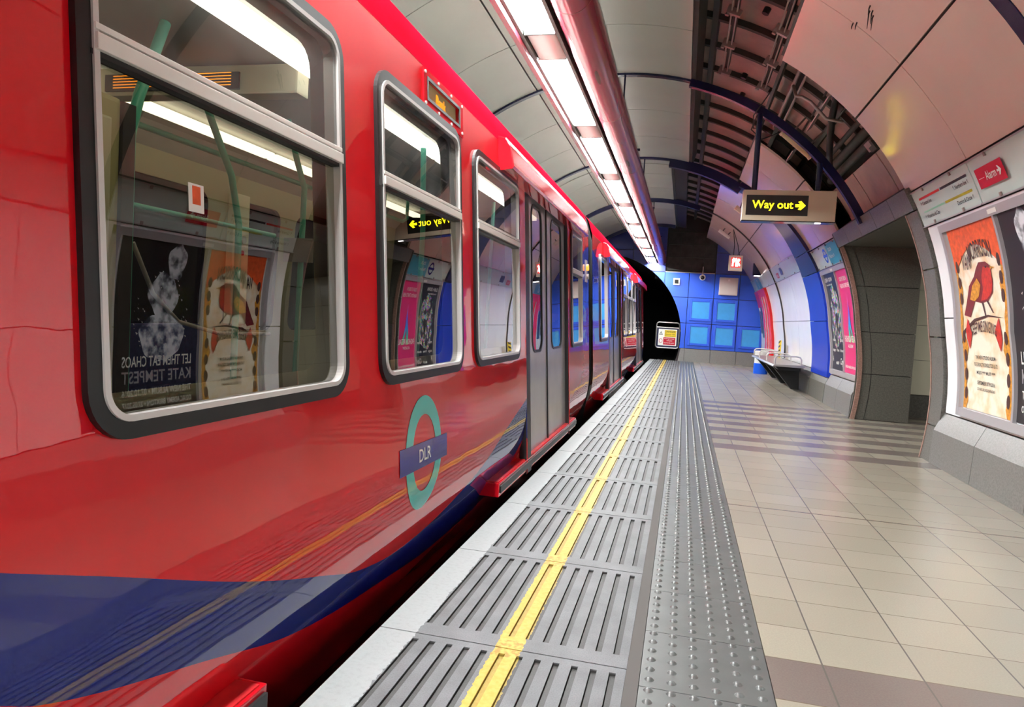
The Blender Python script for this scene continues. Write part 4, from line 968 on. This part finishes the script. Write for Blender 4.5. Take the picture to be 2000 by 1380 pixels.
def door_leaf(car, y0, y1, off=-.035, hinge_left=True):
    zb, zt = .03, 2.02; wy0, wy1 = y0+.20, y1-.17; hole = rrect(wy0, wy1, .83, 1.925, .11, 7)
    lf = tdecal('door_leaf', 'door_silver', [[(y0, zb), (y1, zb), (y1, zt), (y0, zt)], hole], off, car, .03)
    tdecal('window_seal', 'black_rubber', [hole, rrect(wy0+.02, wy1-.02, .85, 1.905, .09, 7)], off+.006, lf, .03)
    tdecal('pane', 'glass', [rrect(wy0+.015, wy1-.015, .845, 1.91, .09, 7)], off-.002, lf); return lf
def doorway(car, y0, y1, name_extra=''):
    """double sliding door set with jambs, hood and step; y0..y1 is the opening"""
    ym = (y0+y1)/2
    bar(MB(), y0-.02, y0+.14, .02, 2.03, -.05, -.004).build('door_jamb', 'black_rubber', car); bar(MB(), y1-.02, y1+.03, .02, 2.03, -.05, -.004).build('door_jamb', 'black_rubber', car)
    door_leaf(car, y0+.145, ym-.003); door_leaf(car, ym+.003, y1-.02)
    mbx = MB(); bar(mbx, ym-.008, ym+.008, .03, 2.0, -.034, -.026); mbx.build('door_seal', 'black_rubber', car)
    # hood
    h0, h1 = y0-.70, y1+.75; mbx = MB(); prof = [(0, 1.925), (.088, 1.93), (.095, 1.945), (.078, 2.06), (.05, 2.11), (.0, 2.125)]
    vs = [tp(yy, zz, oo) for yy in (h0, h1) for oo, zz in prof]; n = len(prof)
    mbx.add(vs, [(i, (i+1) % n, n+(i+1) % n, n+i) for i in range(n)]+[tuple(range(n)), tuple(range(2*n-1, n-1, -1))]); mbx.build('door_hood', 'red_plain', car, bevel=.006)
    # step
    s0, s1 = y0-.75, y1+(.42 if y0 > 0 else .96)
    st = MB().box(-1.10, -.975, s0, s1, .035, .118).build('door_step', 'red_plain', car, bevel=.005)
    mbx = MB(); mbx.box(-1.0, -.966, s0+.01, s1-.01, .06, .10); mbx.build('tread_edge', 'black_rubber', st)
    mbx = MB(); mbx.box(-1.09, -.985, s0+.02, s1-.02, .117, .123); mbx.build('tread', 'red_step', st)
    return (y0, y1)
def car(name, label, Y0, Y1, windows, doors, extra_holes=(), mirror_end=False):
    o = thing(name, label, 'train', (-2.3, (Y0+Y1)/2, -1.0))
    holes = [window(o, *w_[:2], **(w_[2] if len(w_) > 2 else {})) for w_ in windows]
    # side skin above the waist, with window and door openings
    d = sorted(doors); outline = [(Y0, .5)]
    for (a, b) in d: outline += [(a, .5), (a, 2.03), (b, 2.03), (b, .5)]
    outline += [(Y1, .5), (Y1, 2.10), (Y0, 2.10)]
    vs, fs = flat_faces([outline]+holes+[list(h) for h in extra_holes]); mb = MB(); mb.add([tp(a, b) for a, b in vs], [tuple(q) for q in fs])
    for lp in holes+list(extra_holes): m_ = len(lp); mb.add([tp(a, b) for a, b in lp]+[tp(a, b, -.03) for a, b in lp], [(i, (i+1) % m_, m_+(i+1) % m_, m_+i) for i in range(m_)])
    for (a, b) in d:
        for yy in (a, b): mb.add([tp(yy, .02), tp(yy, 2.03), tp(yy, 2.03, -.06), tp(yy, .02, -.06)], [(0, 1, 2, 3)])
    mb.build('body_side', 'train_paint', o, fix=False)
    mb = MB(); segs = []; y = Y0
    for (a, b) in d: segs.append((y, a)); y = b
    segs.append((y, Y1))
    for a, b in segs:
        n = max(1, int((b-a)/.25)); mb.sweep(LOW, [a+(b-a)*k/n for k in range(n+1)])
    for a, b in d: mb.sweep([p for p in LOW if p[1] <= .0]+[(-1.10, .02)], [a, b])
    lo = mb.build('lower_body', 'train_paint', o, smooth=True, auto=60, fix=False)
    MB().sweep(ROOF[:5], [Y0, Y1]).build('roof_edge', 'red_roof', o, smooth=True, auto=24, fix=False)
    MB().sweep(ROOF[4:], [Y0, Y1]).build('roof', 'roof_grey', o, smooth=True, auto=24, fix=False)
    # end plates
    mb = MB(); prof = [(-1.15, -.5), (-1.02, .4), (-1.11, 2.0), (-1.2, 2.28), (-2.3, 2.44), (-3.4, 2.3), (-3.5, 1.9), (-3.6, .4), (-3.45, -.5)]
    for yy in (Y0, Y1): MB().add([(a, yy, b) for a, b in prof], [tuple(range(len(prof)))]).build('end_wall', 'black_rubber', o, fix=False)
    for (a, b) in doors: doorway(o, a, b)
    # interior
    mb = MB(); mb.box(-3.5, -1.2, Y0+.02, Y1-.02, -.06, 0.0); mb.build('floor_plate', 'train_floor', o)
    mb = MB(); mb.sweep([(-1.17, 2.0), (-1.27, 2.17), (-1.45, 2.20), (-3.1, 2.20), (-3.3, 2.17), (-3.45, 2.0)], [Y0+.03, Y1-.03]); mb.build('ceiling_lining', 'train_ceiling', o, fix=False)
    # far side with openings
    fx = lambda z: -3.52+.05*z
    hl = []; y = Y0+.5
    fw = []
    for (a, b) in doors: fw += [(a+.2, (a+b)/2-.12), ((a+b)/2+.12, b-.2)]
    for w_ in windows: fw.append((w_[0]-.03, w_[1]+.06))
    fw = [q for q in fw if q[1]-q[0] > .15]
    hl = [rrect(a, b, .84, 1.86, .1, 6) for a, b in fw]
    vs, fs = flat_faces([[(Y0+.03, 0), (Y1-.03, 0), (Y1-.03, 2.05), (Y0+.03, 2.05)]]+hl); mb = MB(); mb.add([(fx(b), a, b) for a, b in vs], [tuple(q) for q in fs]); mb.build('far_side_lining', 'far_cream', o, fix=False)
    for h in hl:
        vs, fs = flat_faces([h]); mb = MB(); mb.add([(fx(b)-.03, a, b) for a, b in vs], [tuple(q) for q in fs]); mb.build('far_pane', 'black_gloss', o, fix=False)
    for xx, hw in ((-1.70, .062), (-3.03, .045)):
        k = 0; yy = Y0+.3
        while yy < Y1-.4:
            L = min(1.45, Y1-.35-yy); mbx = MB(); mbx.box(xx-hw, xx+hw, yy, yy+L, 2.13, 2.17); mbx.build('ceiling_lamp', 'train_tube', o, bevel=.01); yy += 1.48
    # inner lining of near side between windows (cream, seen through glass)
    d2 = sorted(doors); outl = [(Y0+.03, .3)]
    for (a, b) in d2: outl += [(a, .3), (a, 2.03), (b, 2.03), (b, .3)]
    outl += [(Y1-.03, .3), (Y1-.03, 2.05), (Y0+.03, 2.05)]
    hl2 = [rrect(w_[0]+.05, w_[1]-.05, .90, 1.885, .07, 5) for w_ in windows]
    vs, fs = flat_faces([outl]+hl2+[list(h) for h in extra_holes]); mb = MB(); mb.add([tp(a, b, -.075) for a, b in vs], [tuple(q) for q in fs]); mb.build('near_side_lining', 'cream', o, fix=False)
    return o
ye = .0
car1 = car('train_car', 'nearest red train car with the teal roundel and three big windows', -4.5, 7.93,
           [(1.035, 2.045), (2.29, 3.24), (3.455, 4.46), (6.62, 7.36), (-2.6, -1.6)], [(-.95, .62), (4.68, 6.50)], extra_holes=[rrect(2.815, 3.25, 1.975, 2.063, 0)])
# destination display
dd = tdecal('display_frame', 'red_plain', [rrect(2.77, 3.30, 1.935, 2.095, 0), rrect(2.815, 3.25, 1.975, 2.063, 0)], .006, car1, .006)
mbx = MB(); bar(mbx, 2.815, 3.25, 1.975, 2.063, -.02, -.015); mbx.build('display_panel', 'olive_panel', dd)
tdecal('display_seal', 'black', [rrect(2.81, 3.255, 1.97, 2.068, 0), rrect(2.825, 3.24, 1.983, 2.055, 0)], .0075, dd, .005)
q = Decal(lambda u, v, off: tp(u, v, off)); q.text('Bank', 2.97, 1.998, .045, .13, off=-.012); q.build('lettering', 'led_orange', dd)
mbx = MB()
for yy in (2.79, 2.95, 3.12, 3.28):
    for zz in (1.953, 2.08): q = tp(yy, zz, .006); q2 = tp(yy, zz, .010); mbx.tube([q, q2], .007, 8)
mbx.build('bolt', 'frame_silver', dd)
# roundel
rn = tdecal('roundel', 'roundel_teal', [ellipse(2.727, .512, .205, .235, 64), ellipse(2.727, .512, .132, .158, 64)], .0025, car1)
q = Decal(lambda u, v, off: (-.998+off-(0.0 if v < .5 else (v-.5)*.073), u, v)) 
rn.data.materials[0] = MATS['roundel_teal']
def lowx(z):
    if z >= .5: return -.965-.073*z
    for (xa, za), (xb, zb) in zip(LOW, LOW[1:]):
        if za <= z <= zb: return xa+(xb-xa)*(z-za)/(zb-za+1e-9)
    return -1.2
lm = lambda u, v, off: (lowx(v)+off, u, v)
bpy.data.objects.remove(rn)
q = Decal(lm, .02); q.shape([ellipse(2.727, .512, .205, .235, 64), ellipse(2.727, .512, .132, .158, 64)], .0015); rn = q.build('roundel', 'roundel_teal', car1)
q = Decal(lm, .02); q.shape([[(2.462, .458), (3.003, .452), (3.003, .553), (2.462, .563)]], .0028); q.build('bar', 'roundel_blue', rn)
q = Decal(lm, .02); q.text('DLR', 2.727, .482, .052, .135, off=.004, align='C'); q.build('lettering', 'text_white', rn)
mb = MB(); mb.tube([tp(7.72, 1.66, .0), tp(7.72, 1.66, .03)], .035, 14); mb.build('marker_lamp', 'tail_orange', car1, smooth=True)
mb = MB(); mb.tube([tp(7.72, 1.56, .0), tp(7.72, 1.56, .03)], .03, 14); mb.build('marker_lamp', 'cover_white', car1, smooth=True)
mb = MB(); bar(mb, 7.66, 7.78, 1.50, 1.74, 0, .008); mb.build('lamp_plate', 'frame_silver', car1)
car2 = car('train_car', 'second red train car with blue and magenta livery, nearer the tunnel', 8.28, 18.85,
           [(9.0, 9.85, dict(hopper=False)), (12.42, 13.3), (13.5, 14.5), (14.7, 15.6)], [(10.10, 12.15), (16.0, 18.3)])
# gangway between the cars
o = thing('gangway_bellows', 'black folded bellows joining the two red cars', 'bellows', (-2.3, 8.15, -.4))
mb = MB()
for k in range(4):
    yy = 7.95+.08*k; s_ = .80 if k % 2 else .84; mb.sweep([(-2.3+1.24*s_, -.3), (-2.3+1.2*s_, 2.0), (-2.3+1.0, 2.28*s_+.1), (-2.3-1.0, 2.28*s_+.1), (-2.3-1.2*s_, 2.0), (-2.3-1.24*s_, -.3)], [yy, yy+.05])
mb.build('fold', 'black_rubber', o, fix=False)

# interior fittings of the first car
def ip(name, pts, rr=.018, mat='pole_green', par=car1): return MB().tube(pts, rr, 12).build(name, mat, par, smooth=True)
ip('grab_pole', [(-2.4, 4.05, 0), (-2.4, 4.08, 1.82), (-2.4, 3.98, 1.97), (-2.4, 3.86, 2.19)])
ip('grab_pole', [(-2.4, 3.42, 0), (-2.4, 3.42, 1.5), (-2.4, 3.34, 1.75), (-2.4, 3.12, 2.05), (-2.4, 3.05, 2.19)])
ip('grab_pole', [(-2.12, 2.32, 0), (-2.12, 2.32, 1.7), (-2.12, 2.36, 1.86), (-2.12, 2.49, 2.19)], .022)
ip('grab_rail', [(-2.7, 2.9, 1.93), (-2.7, 6.4, 1.93), (-2.7, 6.5, 1.97), (-2.7, 6.5, 2.19)], .016)
ip('grab_pole', [(-1.75, 4.5, 0), (-1.75, 4.5, 1.6), (-1.7, 4.3, 2.19)]); ip('grab_pole', [(-1.9, 6.75, 0), (-1.9, 6.75, 2.19)]); ip('grab_pole', [(-2.9, 6.4, 0), (-2.9, 6.4, 2.19)])
ip('grab_pole', [(-1.55, 3.15, .9), (-1.55, 3.12, 1.6), (-1.6, 3.35, 2.19)]); ip('grab_pole', [(-2.9, 1.2, 0), (-2.9, 1.2, 2.19)])
ip('grab_rail', [(-3.25, 3.1, 1.62), (-3.25, 5.1, 1.62)], .016)
ip('screen_edge', [(-2.75, 3.05, 1.35), (-2.75, 3.2, 1.1), (-2.75, 3.4, .95), (-2.75, 3.75, .88), (-2.75, 4.3, .87)], .012, 'frame_silver')
# cream equipment cupboard and dark reveal
cb = MB().box(-2.9, -2.05, 1.6, 2.2, 0, 1.80).build('equipment_cupboard', 'olive_panel', car1, bevel=.02)
MB().box(-2.055, -2.04, 1.66, 2.15, 1.0, 1.72).build('cupboard_door', 'cream', cb, bevel=.01)
MB().box(-2.6, -2.04, 2.2, 2.26, 0, 1.79).build('draught_screen', 'concrete_dark', car1)
mb = MB(); mb.box(-2.9, -1.8, 2.96, 3.06, 2.055, 2.19); db = mb.build('display_housing', 'cream', car1, bevel=.01)
MB().box(-2.85, -2.1, 2.95, 2.962, 2.075, 2.155).build('display_face', 'black', db)
q = Decal(lambda u, v, off: (-2.82+u, 2.948-off, 2.077+v))
for k in range(5): q.shape([[(.02+.0*k, .01+.014*k), (.3, .016+.014*k), (.3, .020+.014*k), (.02, .015+.014*k)]], .001); q.shape([[(.42, .012+.014*k), (.68, .016+.014*k), (.68, .020+.014*k), (.42, .016+.014*k)]], .001)
q.build('display_text', 'led_orange', db)
for (ya, yb, xs_) in ((2.95, 4.4, (-3.45, -2.95)), (1.1, 4.3, (-1.62, -1.16)), (6.8, 7.9, (-1.62, -1.16)), (6.8, 7.9, (-3.45, -2.95))):
    st = MB().box(xs_[0], xs_[1], ya, yb, .38, .47).build('seat', 'seat_blue', car1, bevel=.02)
    if ya == 6.8 and xs_[0] > -2: continue
    xb = (xs_[0]+.0, xs_[0]+.08) if xs_[0] < -2 else (xs_[1]-.06, xs_[1]); MB().box(xb[0], xb[1], ya, yb, .47, .82 if xs_[0] > -2 else .9).build('seat_back', 'seat_blue', st, bevel=.02)
mb = MB(); mb.box(-3.44, -3.38, 4.75, 4.95, .9, 1.9); dc = mb.build('door_control_post', 'cream', car1, bevel=.01)
MB().tube([(-3.38, 4.85, 1.55), (-3.35, 4.85, 1.55)], .03, 14).build('button', 'frame_silver', dc); MB().tube([(-3.38, 4.85, 1.45), (-3.36, 4.85, 1.45)], .02, 14).build('button', 'red_sign', dc)
MB().box(-2.5, -2.3, 4.03, 4.05, 1.35, 1.5).build('pole_notice', 'galv', car1)
# sticker on the first window
st_ = MB(); bar(st_, 1.335, 1.385, 1.283, 1.345, -.0035, -.0025); sk = st_.build('window_sticker', 'paper_white', car1); st_ = MB(); bar(st_, 1.347, 1.373, 1.30, 1.34, -.0025, -.0015); st_.build('symbol', 'art_orange', sk)
# seated passengers in high visibility vests
def person(x, y, z, label, face):
    o = thing('person', label, 'person', (x, y, z), 'seated workers in the train')
    me = bpy.data.meshes.new('b'); fx_, fy_ = face; sx_, sy_ = -fy_, fx_
    J = {'pelvis': (0, 0, 0), 'waist': (0, 0, .16), 'chest': (0, 0, .36), 'neck': (0, 0, .52), 'head': (.01, 0, .62), 'crown': (.015, 0, .72)}
    V = [J[k] for k in ('pelvis', 'waist', 'chest', 'neck', 'head', 'crown')]; E2 = [(0, 1), (1, 2), (2, 3), (3, 4), (4, 5)]; R2 = [.15, .14, .16, .055, .085, .06]
    for s_ in (-1, 1):
        k = len(V); V += [(0, .17*s_, .42), (.06, .24*s_, .18), (.28, .14*s_, .13)]; E2 += [(2, k), (k, k+1), (k+1, k+2)]; R2 += [.065, .048, .04]
        k = len(V); V += [(.12, .10*s_, 0.0), (.44, .11*s_, .02), (.46, .11*s_, -.40), (.56, .11*s_, -.43)]; E2 += [(0, k), (k, k+1), (k+1, k+2), (k+2, k+3)]; R2 += [.095, .07, .05, .04]
    V = [(a*fx_+b*sx_, a*fy_+b*sy_, c) for a, b, c in V]
    me.from_pydata(V, E2, []); bm = bmesh.new(); bm.from_mesh(me); bm.verts.layers.skin.verify(); bm.to_mesh(me); bm.free(); b = bpy.data.objects.new('body', me); COL.objects.link(b); b.parent = o; 
    md = b.modifiers.new('s', 'SKIN'); 
    for i, rr in enumerate(R2): me.skin_vertices[0].data[i].radius = (rr, rr)
    me.skin_vertices[0].data[0].use_root = True
    sb = b.modifiers.new('ss', 'SUBSURF'); sb.levels = 2; sb.render_levels = 2; me.materials.append(MATS['cloth_dark'])
    hc = (x+.015*fx_, y+.015*fy_, z+.66)
    mb = MB(); mb.lathe([(.03, -.12), (.07, -.08), (.085, 0), (.08, .06), (.045, .10), (.001, .115)], hc, 16); mb.build('face', 'skin', o, smooth=True)
    mb = MB(); mb.lathe([(.088, .0), (.09, .05), (.06, .105), (.001, .125)], (hc[0]-.02*fx_, hc[1]-.02*fy_, hc[2]+.005), 16); mb.build('hair', 'hair_dark', o, smooth=True)
    mb = MB(); mb.lathe([(.165, .06), (.178, .18), (.185, .32), (.16, .44), (.09, .50)], (x, y, z), 20, sx=1 if abs(fx_) < .5 else .9, sy=1); mb.build('vest', 'vest_yellow', o, smooth=True)
    return o
person(-1.27, 7.02, .47, 'seated person in a yellow vest seen through the far door window', (-1, 0))
person(-1.27, 7.66, .47, 'seated person in a yellow vest behind the last window of the first car', (-1, 0))
